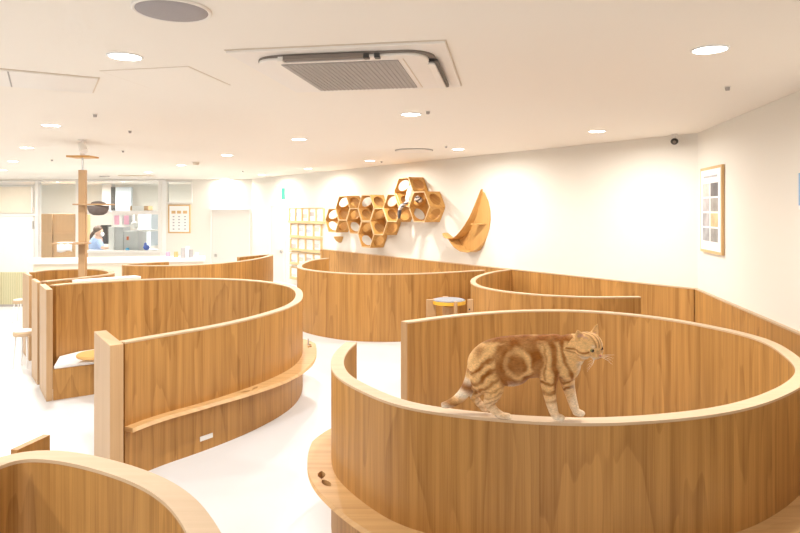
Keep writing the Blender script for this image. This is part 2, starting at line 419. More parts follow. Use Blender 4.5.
for xx in (bx0+.17, bx1-.37, bx1-.31):
    v, f = merge(acb(xx, xx+.028, by0-.012, by0+.03, -.056, -.03)); mesh_obj('hinge', v, f, M['dark'] if xx > bx0+.2 else M['acw'], ac)
v, f = ac_prism(rrect(bx1-.052, bx1+.012, by0+.17, by1-.06, .03), -.045, -.030); mesh_obj('louvre_slot', v, f, M['dark'], ac)
v, f = ac_prism(rrect(bx1-.050, bx1-.006, by0+.20, by1-.07, .02), -.056, -.044); mesh_obj('flap', v, f, M['acw'], ac, bevel=.004)

# access panel
P = [cpt(99,70.5), cpt(188.5,66), cpt(231,85), cpt(149.5,87.7)]
v, f = prism([(p.x, p.y) for p in P], CEIL-.002, CEIL-.0003); apn = mesh_obj('access_panel', v, f, M['gap']); tag(apn, 'flush square access hatch in the ceiling left of the air conditioner', 'access hatch')
m_ = (P[0]+P[1]+P[2]+P[3])/4; v, f = prism([tuple((m_+(p-m_)*.975)[:2]) for p in P], CEIL-.004, CEIL-.0015); q = mesh_obj('hatch_door', v, f, M['ceiling'], apn)
# linear diffuser on the left
a = cpt(0, 68); b = cpt(100, 77.5); d = (a-b); a = b+d*2.2; nrm = Vector((-(a-b).y, (a-b).x, 0)).normalized()
e = cpt(85, 91.5); wdt = abs((e-b).dot(nrm)); nrm = nrm*(1 if (e-b).dot(nrm) > 0 else -1)
dif = thing('air_diffuser', 'long white recessed air diffuser in the ceiling at left', 'air diffuser', (b.x, b.y, CEIL))
v, f = prism([tuple(p[:2]) for p in (b, a, a+nrm*wdt, b+nrm*wdt)], CEIL-.006, CEIL-.0005); mesh_obj('frame', v, f, M['gap'], dif)
tt = (a-b).normalized()
v, f = prism([tuple(p[:2]) for p in (b+tt*.012+nrm*.01, a+nrm*.01, a+nrm*(wdt-.004), b+tt*.012+nrm*(wdt-.004))], CEIL-.012, CEIL-.006); mesh_obj('slot_panel', v, f, M['acw'], dif)
q_ = (cpt(8.5, 72)-b).dot(tt)
v, f = box_vf(b+tt*q_+nrm*wdt/2+Vector((0,0,-.014)), (.008, wdt*.9, .006), tt, nrm); mesh_obj('divider', v, f, M['grille'], dif)
# speaker
p = cpt(172, 9.5)
sp = thing('ceiling_speaker', 'round ceiling speaker with grey mesh at the top left', 'speaker', (p.x, p.y, CEIL))
v, f = lathe_vf(p, [(.168,-.0005),(.168,-.008),(.158,-.012),(.15,-.006)], 40); mesh_obj('ring', v, f, M['acw'], sp, smooth=True)
v, f = lathe_vf(p, [(.155,-.004),(.151,-.009),(.10,-.013),(.0001,-.014)], 40); mesh_obj('mesh_cover', v, f, M['spk'], sp, smooth=True)
# small things on the ceiling
def sensor(px, py, r, h, mat, nm, lb, cat, grp=None):
    p = cpt(px, py); t = thing(nm, lb, cat, (p.x, p.y, CEIL), grp)
    v, f = cyl_vf(p+Vector((0,0,-.006)), r*1.6, .0055); mesh_obj('base', v, f, M['acw'], t)
    v, f = cyl_vf(p+Vector((0,0,-h)), r, h-.005, r2=r*1.2); mesh_obj('head', v, f, mat, t)
for px, py, lb in ((95,114,'sprinkler head in the ceiling beyond the access hatch'), (130,130.5,'small sprinkler head in the ceiling right of the cat pole'),
                   (123,150.5,'far sprinkler head near the office window ceiling'), (52,159.5,'tiny ceiling sprinkler head left of the cat pole'),
                   (428,111,'sprinkler head right of the downlight below the air conditioner'), (446,146,'sprinkler head beside the downlight above the crescent shelf'),
                   (381.5,161.3,'tiny sprinkler head beside the downlight above the honeycomb shelves'), (727.5,86.5,'dark sprinkler head in the ceiling at right'),
                   (243,171,'tiny far sprinkler head above the corner door')):
    sensor(px, py, .014, .028, M['grille'], 'sprinkler', lb, 'sprinkler', 'ceiling sprinkler heads')
sensor(196, 162, .05, .05, M['cream'], 'smoke_detector', 'beige smoke detector on the ceiling near the far wall', 'smoke detector')
p = cpt(104.5, 176); t = thing('air_vent', 'dark round ceiling vent near the office window', 'air vent', (p.x, p.y, CEIL)); v, f = cyl_vf(p+Vector((0,0,-.02)), .12, .019); mesh_obj('cover', v, f, M['grille'], t)
p = cpt(136, 175.3); t = thing('ceiling_slot', 'narrow beige slot vent in the far ceiling', 'air vent', (p.x, p.y, CEIL)); v, f = box_vf(p+Vector((0,0,-.012)), (.8,.25,.02)); mesh_obj('cover', v, f, M['gap'], t)
p = cpt(414, 150); t = thing('ceiling_vent', 'flat white oval-looking round vent before the crescent shelf', 'air vent', (p.x, p.y, CEIL))
v, f = cyl_vf(p+Vector((0,0,-.02)), .26, .019, 32); mesh_obj('cover', v, f, M['acw'], t); v, f = lathe_vf(p, [(.28,-.0005),(.28,-.01),(.262,-.012)]); mesh_obj('ring', v, f, M['grille'], t)
# dome camera near the corner
p = BWall.pt(674.5, 135, .12); p.z = CEIL
t = thing('security_camera', 'small black security camera hanging from the ceiling by the corner', 'camera', (p.x, p.y, CEIL))
v, f = cyl_vf(p+Vector((0,0,-.03)), .035, .029); mesh_obj('bracket', v, f, M['trimw'], t)
v, f = cyl_vf(p+Vector((0,0,-.06)), .012, .035); mesh_obj('stem', v, f, M['trimw'], t)
v, f = ell_vf(p+Vector((0,0,-.085)), (.042,.045,.038)); q = mesh_obj('body', v, f, M['dark'], t, smooth=True)
v, f = cyl_vf(p+Vector((-.02,-.04,-.095)), .018, .012, axis=(-.3,-1,-.3)); mesh_obj('lens', v, f, M['slot'], q)

# ------------------------------------------------------------ curved partitions
TH = .072
def ring(label, pts, inner_side, group='curved plywood partitions', uoff=0.0, ledge=None, post0=None, post1=None, th=TH, name='curved_partition', sm=8, extra=None):
    "pts: plan (x, y, rim height) along the OUTER face; inner_side +1 = left of travel"
    C = catmull(pts, 14); C, s = resample(C, .05); C = smooth_curve(C, sm); C, s = resample(C, .04)
    N_ = normals2(C)*inner_side
    A = C[:, :2]; B = A+N_*th; H_ = C[:, 2]
    t = thing(name, label, 'partition', (float(A[len(A)//2, 0]), float(A[len(A)//2, 1]), 0), group)
    strip_solid('panel', A, B, 0.0, H_-.012, M['veneer'], t, u=s, uoff=uoff)
    strip_solid('rim', A-N_*.002, B+N_*.002, H_-.012, H_, M['rim'], t, u=s)
    if ledge:
        i0, i1 = int(ledge[0]*len(A)), int(ledge[1]*len(A)); z = ledge[2]; wl = ledge[3]; k = i1-i0
        taper = np.clip(np.minimum(np.arange(k), (np.arange(k)[::-1] if ledge[1] < 1 else np.full(k, 99)))/8, .02, 1)**.5
        if ledge[1] == 1.0: taper = taper*np.clip((np.arange(k)[::-1])/(k*.45), .50, 1)
        O_ = A[i0:i1]-N_[i0:i1]*(wl*taper)[:, None]
        le = strip_solid('ledge', O_, A[i0:i1]+N_[i0:i1]*.004, z-.03, z, M['ledge'], t, u=s[i0:i1])
        if len(ledge) > 4:
            cut_vf = []
            for fr, nn in ledge[4]:
                for dd in (-.055, .055):
                    j = int(fr*len(A)); tp_ = float(taper[min(max(j-i0, 0), k-1)]); pt = A[j]-N_[j]*wl*.52*tp_; tg = np.array([N_[j][1], -N_[j][0]]); pt = pt+tg*dd
                    poly = []
                    for q in range(20):
                        a = 2*math.pi*q/20; ca, sa = math.cos(a), math.sin(a)
                        # almond outline
                        lx = .05*ca; ly = .021*np.sign(sa)*abs(sa)**1.7*(1 if tp_ > .9 else .75)
                        tilt = .22*(1 if dd > 0 else -1)*nn
                        ex = tg*math.cos(tilt)+N_[j]*math.sin(tilt); ey = -tg*math.sin(tilt)+N_[j]*math.cos(tilt)
                        P_ = pt+ex*lx+ey*ly; poly.append((P_[0], P_[1]))
                    cut_vf.append(prism(poly, z-.06, z+.03))
            v, f = merge(*cut_vf); cu = mesh_obj('hole_cutter', v, f, M['ledge'])
            md = le.modifiers.new('holes', 'BOOLEAN'); md.object = cu; md.operation = 'DIFFERENCE'; md.solver = 'EXACT'
            bpy.context.view_layer.update()
            dg = bpy.context.evaluated_depsgraph_get(); me = bpy.data.meshes.new_from_object(le.evaluated_get(dg))
            le.modifiers.clear(); le.data = me; bpy.data.objects.remove(cu)
    for e, i in ((post0, 0), (post1, len(A)-1)):
        if not e: continue
        wdt, dep, zt = e[:3]                                   # across the wall, along it, top
        tg = np.array([C[min(i+2, len(C)-1), 0]-C[max(i-2, 0), 0], C[min(i+2, len(C)-1), 1]-C[max(i-2, 0), 1]]); tg /= np.linalg.norm(tg)
        if i == 0: tg = -tg
        cpos = (A[i]+B[i])/2+tg*dep/2
        sh = e[3] if len(e) > 3 else 0
        nn = N_[i]; cpos = cpos+nn*sh
        v, f = box_vf((cpos[0], cpos[1], zt/2), (dep, wdt, zt), (tg[0], tg[1], 0), (-tg[1], tg[0], 0)); mesh_obj('end_post', v, f, M['post'], t, bevel=.003)
    return t, A, B, N_, H_, s
def R3(px, py, z): p = ray(px, py, z); return (p.x, p.y, z)
ZR = .95
# --- ring the cat walks on (starts at inner tail, goes round the back, right, front, ends front-left)
ptsB = [R3(402,321,ZR), R3(460,313.7,ZR), R3(523,309.6,ZR), R3(587,310,ZR), R3(651,315.5,ZR), R3(715,326,ZR), R3(767.6,339,ZR), R3(800,358,ZR),
        R3(812,372,ZR), R3(800,387,ZR), R3(755,406,ZR), R3(710,415,ZR), R3(650,421,ZR), R3(590,423.6,ZR), R3(530,421.5,ZR), R3(480,417.5,ZR), R3(440,412.8,ZR), R3(400,406,ZR),
        R3(360,390,ZR), R3(336,376,ZR), R3(330.6,364,ZR), R3(335,352,ZR), R3(346.5,341.8,ZR)]
rB = ring('large round plywood enclosure in the foreground with an orange cat on its rim', ptsB, -1, uoff=1.7,
          ledge=(.37, .999, .40, .138, [(.895, 1), (.435, 1)]), post0=(.076, .012, .951), group=None)
# --- left ring with pale end posts
ptsA = [R3(50,285,1.075), R3(62.8,283.3,1.07), R3(100,281.2,1.06), R3(137.7,279.2,1.05), R3(175,278,1.03), R3(225,278.3,1.01), R3(262,280.5,.99), R3(288,284.4,.965), R3(300,289,.955), R3(302.6,293,.95),
        R3(301,300,.95), R3(291,306.5,.95), R3(262,315.8,.945), R3(225,324.5,.94), R3(192.6,330.5,.94), R3(155,336.8,.94), R3(125,342.2,.95)]
rA = ring('long curved plywood enclosure at left with pale square end posts and a ledge', ptsA, -1, uoff=5.2,
          ledge=(.50, 1.0, .375, .145, [(.83, 1), (.565, 1)]), group=None)
# --- ring behind it
ptsC = [R3(29,272,1.04), R3(45,269.8,1.02), R3(77,268.6,1.0), R3(98,268.6,1.0), R3(110,270.2,1.0), R3(115,272.3,1.0), R3(108,274.6,1.02), R3(95,276,1.03), R3(77,278.2,1.065), R3(60,279.8,1.075), R3(47,281.3,1.08)]
rC = ring('curved plywood enclosure around the tall cat pole at far left', ptsC, -1, uoff=8.4, group=None)
def post_px(label_parent, x0, x1, ytop, ybot, ztop, dep, skew):
    pass
def free_post(parent, pl, pr, zt, wdt):
    "post with its front face from pl to pr (floor points)"
    a = Vector((pl[0], pl[1], 0)); b = Vector((pr[0], pr[1], 0)); u = (b-a).normalized(); n = Vector((-u.y, u.x, 0))
    if n.y < 0: n = -n
    c_ = (a+b)/2+n*wdt/2; v, f = box_vf((c_.x, c_.y, zt/2), ((b-a).length, wdt, zt), u, n)
    mesh_obj('end_post', v, f, M['post'], parent, bevel=.003)
# posts of the left group: front-left corner runs back to the left
def left_post(parent, pc, pr, pback, zt):
    "pc: near corner px on floor, pr: right end, pback: rear left corner"
    c0 = ray(*pc, 0); r_ = ray(*pr, 0); b_ = ray(*pback, 0)
    q = [(c0.x, c0.y), (r_.x, r_.y), (r_.x+b_.x-c0.x, r_.y+b_.y-c0.y), (b_.x, b_.y)]
    v, f = prism(q, 0, zt); mesh_obj('end_post', v, f, M['post'], parent, bevel=.003)
left_post(rA[0], (110, 491), (123.5, 487.5), (94, 461.5), .957)
left_post(rA[0], (46.3, 401.8), (52.8, 400.6), (39.5, 388), 1.08)
left_post(rC[0], (37.3, 385), (41.4, 384.3), (31.6, 376.5), 1.085)
left_post(rC[0], (29, 361), (32.4, 360.4), (22.5, 352), 1.045)
# --- far ring D
ptsD = [R3(168,261.4,ZR), R3(150,262.2,ZR), R3(132,263.2,ZR), R3(121.5,264.2,ZR), R3(123,265,ZR), R3(133,265.3,ZR), R3(165,265.6,ZR), R3(200,264.6,ZR), R3(240,261.3,ZR), R3(262,258,ZR), R3(272,255.3,ZR), R3(273,254.3,ZR), R3(262,254.6,ZR), R3(237,256.8,ZR)]
rD = ring('far low curved plywood partition before the white counter', ptsD, 1, uoff=2.9, sm=4, group=None)
# --- centre-back ring E
ptsE = [R3(326,258,ZR), R3(313,259.4,ZR), R3(303,262,ZR), R3(297,265.8,ZR), R3(299,268.2,ZR), R3(310,270.3,ZR), R3(326,272,ZR), R3(350,273.6,ZR), R3(380,274.2,ZR), R3(410,273.9,ZR), R3(440,272.8,ZR), R3(465,271.3,ZR), R3(485,270.2,ZR)]
rE = ring('curved plywood enclosure below the honeycomb wall shelves', ptsE, 1, uoff=12.1, group=None)
# --- right-back ring F
pw = BWall.pt(508, 269.6, .04)
ptsF = [(pw.x, pw.y, ZR), R3(493,271.3,ZR), R3(479,275,ZR), R3(470.5,280.5,ZR), R3(475,285.5,ZR), R3(490,289.3,ZR), R3(512,292.4,ZR), R3(535,294.5,ZR), R3(560,296,ZR), R3(600,297.2,ZR), R3(641,296.8,ZR)]
rF = ring('curved plywood screen attached to the back wall dado', ptsF, 1, uoff=15.6, group=None, th=.06)
# --- near-left ring G
ptsG = [R3(-60,486,ZR), R3(-28,466,ZR), R3(0,454.6,ZR), R3(23,449.3,ZR), R3(49,448.7,ZR), R3(97.5,456,ZR), R3(130,465,ZR), R3(162,476,ZR), R3(195,497,ZR), R3(221,533,ZR), (-.36,1.45,ZR), (-.33,1.1,ZR), (-.45,.72,ZR), (-.75,.45,ZR), (-1.15,.35,ZR)]
rG = ring('near plywood enclosure with a broad pale rim at the lower left corner', ptsG, -1, uoff=19.5, group=None, th=.078)
a = ray(50, 435, .95); b = ray(24, 447, .95)
d = (b-a).normalized(); n = Vector((-d.y, d.x, 0)); a2 = a; b2 = a+d*.16
v, f = prism([tuple((a2)[:2]), tuple((b2)[:2]), tuple((b2-n*.03)[:2]), tuple((a2-n*.03)[:2])], 0, .95)
q = mesh_obj('side_wing', v, f, M['veneer'], rG[0], uvs=[((x.x+x.y)*1.0, x.z) for x in v])

# small plates fixed on ring A and notes on ledges
def on_ring(parent, A, N_, px, z0, z1, w_, mat, name, out=.008):
    "box on the outer face nearest to a pixel column (front run)"
    best = min((abs(A[i][0]/A[i][1]*F+CX-px)+(A[i][1])*3, i) for i in range(len(A)) if A[i][1] > 0); i = best[1]
    tg = Vector((N_[i][1], -N_[i][0], 0)); n = Vector((-N_[i][0], -N_[i][1], 0)); p = Vector((A[i][0], A[i][1], 0))
    v, f = box_vf(p+n*out/2+Vector((0,0,(z0+z1)/2)), (w_, out, z1-z0), tg, n); return mesh_obj(name, v, f, mat, parent, bevel=.002)
on_ring(rA[0], rA[1], rA[3], 206, .082, .118, .115, M['white'], 'outlet_cover')
# bench with a white cushion inside ring A, round table
bA = rA[0]
fr = [ray(53,400.6,0), ray(74,397.3,0), ray(96,394,0), ray(120,390,0)]
bk = [Vector((rA[2][i][0], rA[2][i][1], 0)) for i in (1, 8, 16, 26)]
poly = [tuple(p[:2]) for p in fr]+[tuple(p[:2]) for p in bk[::-1]]
bench = thing('bench', 'built-in plywood bench with a white cushion inside the long left enclosure', 'bench', (fr[0].x, fr[0].y, 0))
cc = Vector((sum(p[0] for p in poly)/8, sum(p[1] for p in poly)/8, 0))
v, f = prism(poly, 0, .30); us = [(x.x*1.0, x.z) for x in v]; mesh_obj('base', v, f, M['veneer'], bench, uvs=us)
v, f = prism([(cc.x+(x-cc.x)*.985, cc.y+(y-cc.y)*.985) for x, y in poly], .30, .335); mesh_obj('cushion', v, f, M['cush'], bench, bevel=.01)
p = ray(99, 353, .42); t = thing('round_table', 'low round orange-brown tray table standing on the white bench cushion', 'table', (p.x, p.y, .336))
v, f = lathe_vf((p.x, p.y, 0), [(.0001,.395),(.2,.395),(.205,.40),(.205,.415),(.2,.42),(.0001,.42)], 40); mesh_obj('tabletop', v, f, M['roundtop'], t, smooth=False)
v, f = cyl_vf((p.x, p.y, .345), .03, .05); mesh_obj('pedestal', v, f, M['white'], t)
v, f = cyl_vf((p.x, p.y, .336), .09, .012); mesh_obj('foot', v, f, M['white'], t)
# small notes and card on ring A's ledge
p = ray(305.5, 346, .36)
t = thing('card_holder', 'small grey card holder standing on the ledge of the left enclosure', 'card holder', (p.x+.03, p.y, .36))
v, f = box_vf((p.x+.03, p.y, .40), (.012, .05, .08), (1,.2,0), (-.2,1,0)); mesh_obj('plate', v, f, M['greycard'], t)
v, f = box_vf((p.x+.03, p.y, .364), (.05, .05, .008)); mesh_obj('base', v, f, M['steel'], t)
p = ray(309.5, 349, .36); v, f = box_vf((p.x, p.y, .3615), (.05, .12, .003), (1,-.3,0), (.3,1,0)); q = mesh_obj('note', v, f, M['paper'], origin=(p.x, p.y, .36)); tag(q, 'white paper note lying on the ledge of the left enclosure', 'note')
# white topped cupboard between the left rings
ii = [i for i in range(len(rA[1])//2) if 77 < CX+rA[1][i][0]/rA[1][i][1]*F < 143]
P = [Vector((*(rA[1][i]-rA[3][i]*.03), 0)) for i in ii]+[Vector((*(rA[1][i]-rA[3][i]*.20), 0)) for i in ii[::-1]]
hA = float(rA[4][ii[len(ii)//2]])
cu = thing('low_cupboard', 'white topped cupboard between the two left enclosures', 'cupboard', tuple(P[0][:2])+(0,))
v, f = prism([tuple(p[:2]) for p in P], 0, hA-.005); mesh_obj('body', v, f, M['cream'], cu)
v, f = prism([tuple(p[:2]) for p in P], hA-.005, hA+.02); mesh_obj('worktop', v, f, M['white'], cu)

# ------------------------------------------------------------ tall cat pole
PY = 8.15; pxm = lambda px, Y=PY: (px-CX)/F*Y
zof = lambda y, Y=PY: CZ-(y-HY)/F*Y
cx0 = pxm(82.7); pwid = pxm(86.2)-pxm(79.4)
t = thing('cat_pole', 'tall square wooden cat pole with shelves reaching to the ceiling', 'cat tree', (cx0, PY, 0))
v, f = box_vf((cx0, PY, (zof(170))/2), (pwid, .06, zof(170))); mesh_obj('post', v, f, M['post'], t, bevel=.004)
v, f = cyl_vf((cx0, PY, zof(170)), .012, zof(157)-zof(170)); mesh_obj('rod', v, f, M['steel'], t)
v, f = box_vf((cx0, PY, zof(157)), (pxm(93.5)-pxm(70.5), .26, .022)); mesh_obj('top_plate', v, f, M['hex'], t, bevel=.003)
v, f = cyl_vf((cx0, PY, zof(157)+.011), .03, CEIL-zof(157)-.012); mesh_obj('jack', v, f, M['acw'], t)
v, f = box_vf((pxm(94,8.05), PY-.10, zof(204.5)), (.455, .20, .018)); mesh_obj('shelf', v, f, M['post'], t, bevel=.003)
v, f = box_vf((pxm(71,8.05), PY-.10, zof(243)), (.42, .20, .018)); mesh_obj('shelf', v, f, M['post'], t, bevel=.003)
v, f = cyl_vf((cx0, PY, .0), .2, .03, 32); mesh_obj('foot', v, f, M['white'], t)
# bowl basket hung in the shelf
bx = pxm(97.5, PY-.1); prof = [(.0001,-.125),(.06,-.12),(.105,-.09),(.125,-.045),(.13,0),(.12,0),(.10,-.07),(.05,-.105),(.0001,-.11)]
v, f = lathe_vf((bx, PY-.08, zof(205.8)), prof, 32); q = mesh_obj('hanging_bowl', v, f, M['basket'], smooth=True, origin=(bx, PY-.08, zof(205.8))); tag(q, 'dark grey hanging bowl bed set into the upper shelf of the cat pole', 'cat bed')
v, f = ell_vf((bx, PY-.08, zof(203.5)), (.09,.08,.03)); q2 = mesh_obj('liner', v, f, M['basket'], q, smooth=True)
# white cloth on the lower shelf
tx0, tx1 = pxm(57, PY-.2), pxm(72, PY-.2)
zs = zof(243)+.011; vv = []; ff = []
prof = [(PY-.02, zs), (PY-.12, zs+.003), (PY-.185, zs+.002), (PY-.198, zs-.02), (PY-.2, zs-.07), (PY-.2, zs-.11)]
for j, (yy, zz) in enumerate(prof):
    for i in range(9): vv.append((tx0+(tx1-tx0)*i/8, yy+.006*math.sin(i*1.9)*(j > 2), zz-(.012*math.sin(i*.8) if j == 5 else 0)))
for j in range(5):
    for i in range(8): ff.append((j*9+i, j*9+i+1, (j+1)*9+i+1, (j+1)*9+i))
q = mesh_obj('towel', vv, ff, M['cush'], smooth=True); m_ = q.modifiers.new('s', 'SOLIDIFY'); m_.thickness = .005; m_.offset = 1
tag(q, 'white cloth hanging over the lower shelf of the cat pole', 'towel')
# spotlight behind the pole
p = cpt(82.5, 139.5)
t = thing('spotlight', 'white adjustable spotlight on the ceiling above the cat pole', 'spotlight', (p.x, p.y, CEIL))
v, f = cyl_vf(p+Vector((0,0,-.015)), .055, .0145); mesh_obj('base', v, f, M['acw'], t)
v, f = cyl_vf(p+Vector((0,0,-.06)), .014, .046); mesh_obj('arm', v, f, M['acw'], t)
v, f = cyl_vf(p+Vector((-.01,.0,-.05)), .038, .12, r2=.05, axis=(.35,-.3,-.8)); mesh_obj('head', v, f, M['acw'], t)

# ------------------------------------------------------------ stools at left
def stool(px, pyseat, pybot, r, lb, grp):
    p = ray(px, pybot, 0); zs = CZ-(pyseat-HY)/F*p.y
    t = thing('stool', lb, 'stool', (p.x, p.y, 0), grp)
    v, f = lathe_vf((p.x, p.y, 0), [(.0001,zs-.05),(r*.96,zs-.05),(r,zs-.035),(r,zs-.012),(r*.95,zs),(.0001,zs)], 32); mesh_obj('seat', v, f, M['rim'], t)
    v, f = lathe_vf((p.x, p.y, 0), [(.0001,zs),(r*.9,zs),(r*.86,zs+.014),(.0001,zs+.02)], 32); mesh_obj('seat_pad', v, f, M['cush'], t, smooth=True)
    for k in range(4):
        a = math.pi/4+k*math.pi/2; ax, ay = math.cos(a), math.sin(a)
        v, f = tube_vf([(p.x+ax*r*1.0, p.y+ay*r*1.0, 0), (p.x+ax*r*.75, p.y+ay*r*.75, zs-.05)], .009, 8); mesh_obj('leg', v, f, M['white'], t)
stool(24.5, 331, 367, .12, 'round pale wooden stool with white legs beside the left enclosures', None)
stool(19.5, 300, 322, .10, 'smaller white stool behind the nearer one at the left edge', None)

# ------------------------------------------------------------ scratching stand behind the cat ring
p = ray(446, 305, .84); SX, SY = p.x+.0, p.y
Y0 = SY; k = 1/F*Y0
t = thing('cat_stand', 'wooden cat stand with a round grey carpeted top', 'cat furniture', (SX+.03, Y0, 0))
zt = .90
v, f = cyl_vf((SX+.03, Y0, zt-.045), .178, .035, 40); mesh_obj('tray', v, f, M['yellow'], t)
v, f = lathe_vf((SX+.03, Y0, 0), [(.0001,zt-.011),(.172,zt-.011),(.172,zt-.002),(.15,zt+.004),(.0001,zt+.008)], 40); mesh_obj('carpet', v, f, M['grey'], t, smooth=True)
for dx, dy, wx in ((-.19,-.03,.10), (.055,-.198,.035), (.225,-.02,.06), (-.02,.20,.06)):
    v, f = box_vf((SX+.03+dx, Y0+dy, (zt+.005)/2), (wx, .03, zt+.005), (1, .25 if dx < 0 else -.2, 0), (-.25 if dx < 0 else .2, 1, 0)); mesh_obj('leg', v, f, M['post'], t, bevel=.004)
v, f = cyl_vf((SX+.03, Y0, .62), .14, .03, 32); mesh_obj('shelf', v, f, M['post'], t)
v, f = cyl_vf((SX+.03, Y0, .63), .05, .19, 24, r2=.05); mesh_obj('column', v, f, M['post'], t)
for zz in (.80, .74, .68):
    v, f = cyl_vf((SX+.03+.215, Y0-.037, zz), .009, .003, 12, axis=(.2,-1,0)); mesh_obj('peg_hole', v, f, M['dark'], t)

# ------------------------------------------------------------ honeycomb wall shelves
def panel_hole(c_, u, v_, w_, h_, th, r, n=28):
    "rectangular board w x h (u, v) of thickness th with a round hole"
    nrm = u.cross(v_).normalized(); V = []; Fa = []
    def outer(k):
        a = 2*math.pi*(k+.5)/n; ca, sa = math.cos(a), math.sin(a); s = min((w_/2)/abs(ca) if abs(ca) > 1e-6 else 9, (h_/2)/abs(sa) if abs(sa) > 1e-6 else 9); return ca*s, sa*s
    for sgn in (1, -1):
        for k in range(n): x, y = outer(k); V.append(c_+u*x+v_*y+nrm*sgn*th/2)
        for k in range(n): a = 2*math.pi*(k+.5)/n; V.append(c_+u*r*math.cos(a)+v_*r*math.sin(a)+nrm*sgn*th/2)
    # insert true corners
    for sgn, b in ((1, 0), (-1, 2*n)):
        for k in range(n):
            j = (k+1) % n; q = (b+k, b+j, b+n+j, b+n+k); Fa.append(q if sgn > 0 else q[::-1])
    for k in range(n):
        j = (k+1) % n
        Fa.append((k, 2*n+k, 2*n+j, j)); Fa.append((n+k, n+j, 3*n+j, 3*n+k))
    return V, Fa
HD = .32
def hexcell(Fr, px, py, rad, label, depth=HD):
    c_ = Fr.pt(px, py, depth); s0 = Fr.s_of(px, depth); z0 = c_.z
    base = Fr.at(s0, z0, 0)
    t = thing('hexagonal_shelf', label, 'wall shelf', base, 'honeycomb cat shelves')
    U = -Fr.u; Z = Vector((0,0,1)); N_ = Fr.n
    vs = [base+U*rad*math.cos(math.radians(60*k))+Z*rad*math.sin(math.radians(60*k)) for k in range(6)]
    th = .018
    for k in range(6):
        a, b = vs[k], vs[(k+1) % 6]; mid = (a+b)/2; d_ = (b-a).normalized(); inw = (base-mid).normalized()
        cc_ = mid+inw*th/2+N_*(depth/2+.002); L0 = (b-a).length-.004
        if k in (1, 4): v, f = box_vf(cc_, (L0, depth, th), d_, N_)
        else: v, f = panel_hole(cc_, d_, N_, L0, depth, th, rad*.385)
        mesh_obj('side_board', v, f, M['hex'], t)
    hx6 = [base+(p-base)*.97 for p in vs]
    mesh_obj('back_board', [p+N_*.002 for p in hx6]+[p+N_*.012 for p in hx6], [tuple(range(6)), tuple(range(11, 5, -1))]+[(i, (i+1) % 6, 6+(i+1) % 6, 6+i) for i in range(6)], M['hex'], t)
    # pale front edge
    V = []; Fa = []
    for k in range(6):
        d_ = (vs[k]-base); V += [base+d_+N_*(depth+.002), base+d_*(1-.065)+N_*(depth+.002), base+d_+N_*(depth+.006), base+d_*(1-.065)+N_*(depth+.006)]
    for k in range(6):
        j = (k+1) % 6; A_, B_ = 4*k, 4*j
        Fa += [(A_, B_, B_+1, A_+1), (A_+2, A_+3, B_+3, B_+2), (A_, A_+2, B_+2, B_), (A_+1, B_+1, B_+3, A_+3)]
    mesh_obj('front_edge', V, Fa, M['hexedge'], t)
    return t, base, U, N_
# lattice anchored on one cell, stepped in wall space so neighbours meet
def lattice(px, py, rad, cells, depth=HD):
    s0 = BWall.s_of(px, depth); z0 = BWall.z(px, py, depth); out = {}
    for i, j, lb in cells:
        s = s0-i*1.5*rad*1.012; z = z0+(j/2)*math.sqrt(3)*rad*1.012
        p_ = BWall.at(s, z, depth); pxx = CX+p_.x/p_.y*F; pyy = HY+(CZ-z)/p_.y*F
        out[(i, j)] = hexcell(BWall, pxx, pyy, rad, lb, depth)
    return out
RAD = .296
LAT = lattice(366.0, 208.0, RAD, [
 (-3, -1, 'leftmost hexagonal wooden wall shelf of the honeycomb'), (-2, 0, 'upper row hexagonal shelf nearest the left end'),
 (-1, -1, 'second hexagonal shelf of the middle row from the left'), (0, 0, 'middle hexagonal shelf of the upper row'),
 (0, -2, 'lowest hexagonal shelf hanging under the honeycomb'), (1, -1, 'third hexagonal shelf of the middle row, right side'),
 (2, 0, 'right hexagonal shelf of the upper row, under the big shelves')])
RB = .305
LB = lattice(419.2, 206.8, RB, [(0, 0, 'rightmost big hexagonal shelf with the white cat looking out'), (-1, 1, 'topmost big hexagonal shelf holding the body of the white cat')], .34)

# ------------------------------------------------------------ crescent shelf
def wallpt(px, py, off): return BWall.pt(px, py, off)
outer = [(480.5,189.5),(484.5,193),(488,201),(490,211),(490.3,220),(489,229),(486,238),(481,245),(474.5,250.5),(467.5,252.6),(460,251.5),(454,247.5),(450.8,243.5),(448.5,240)]
off_o = .012
cs = thing('crescent_shelf', 'crescent moon shaped wooden wall shelf with a small step inside', 'wall shelf', wallpt(472, 225, 0))
innr = [(480.5,189.5),(478.0,196),(474.8,204),(471.5,212),(467.8,219.5),(463.5,226.5),(459.5,231.8),(455.5,236),(451.8,238.8),(448.5,240)]
DEP = .22
drop = lambda p: p-BWall.n*((p-BWall.O).dot(BWall.n)-off_o)
K0 = 6                                            # from here on the outer edge is the front lip of the bowl
Ofr = [wallpt(x, y, off_o if i < K0 else DEP*min(1, (i-K0+.3)/4)) for i, (x, y) in enumerate(outer)]
O3 = [drop(p) for p in Ofr]
Ifront = [wallpt(x, y, DEP*min(1, .25+.12*i)) for i, (x, y) in enumerate(innr)]
Iback = [drop(p) for p in Ifront]
poly = O3+Iback[::-1][1:-1]
n = len(poly); V = poly+[p-BWall.n*.011 for p in poly]
Fa = [tuple(range(n)), tuple(range(2*n-1, n-1, -1))]+[(i, (i+1) % n, n+(i+1) % n, n+i) for i in range(n)]
mesh_obj('back_board', V, Fa, M['moon'], cs)
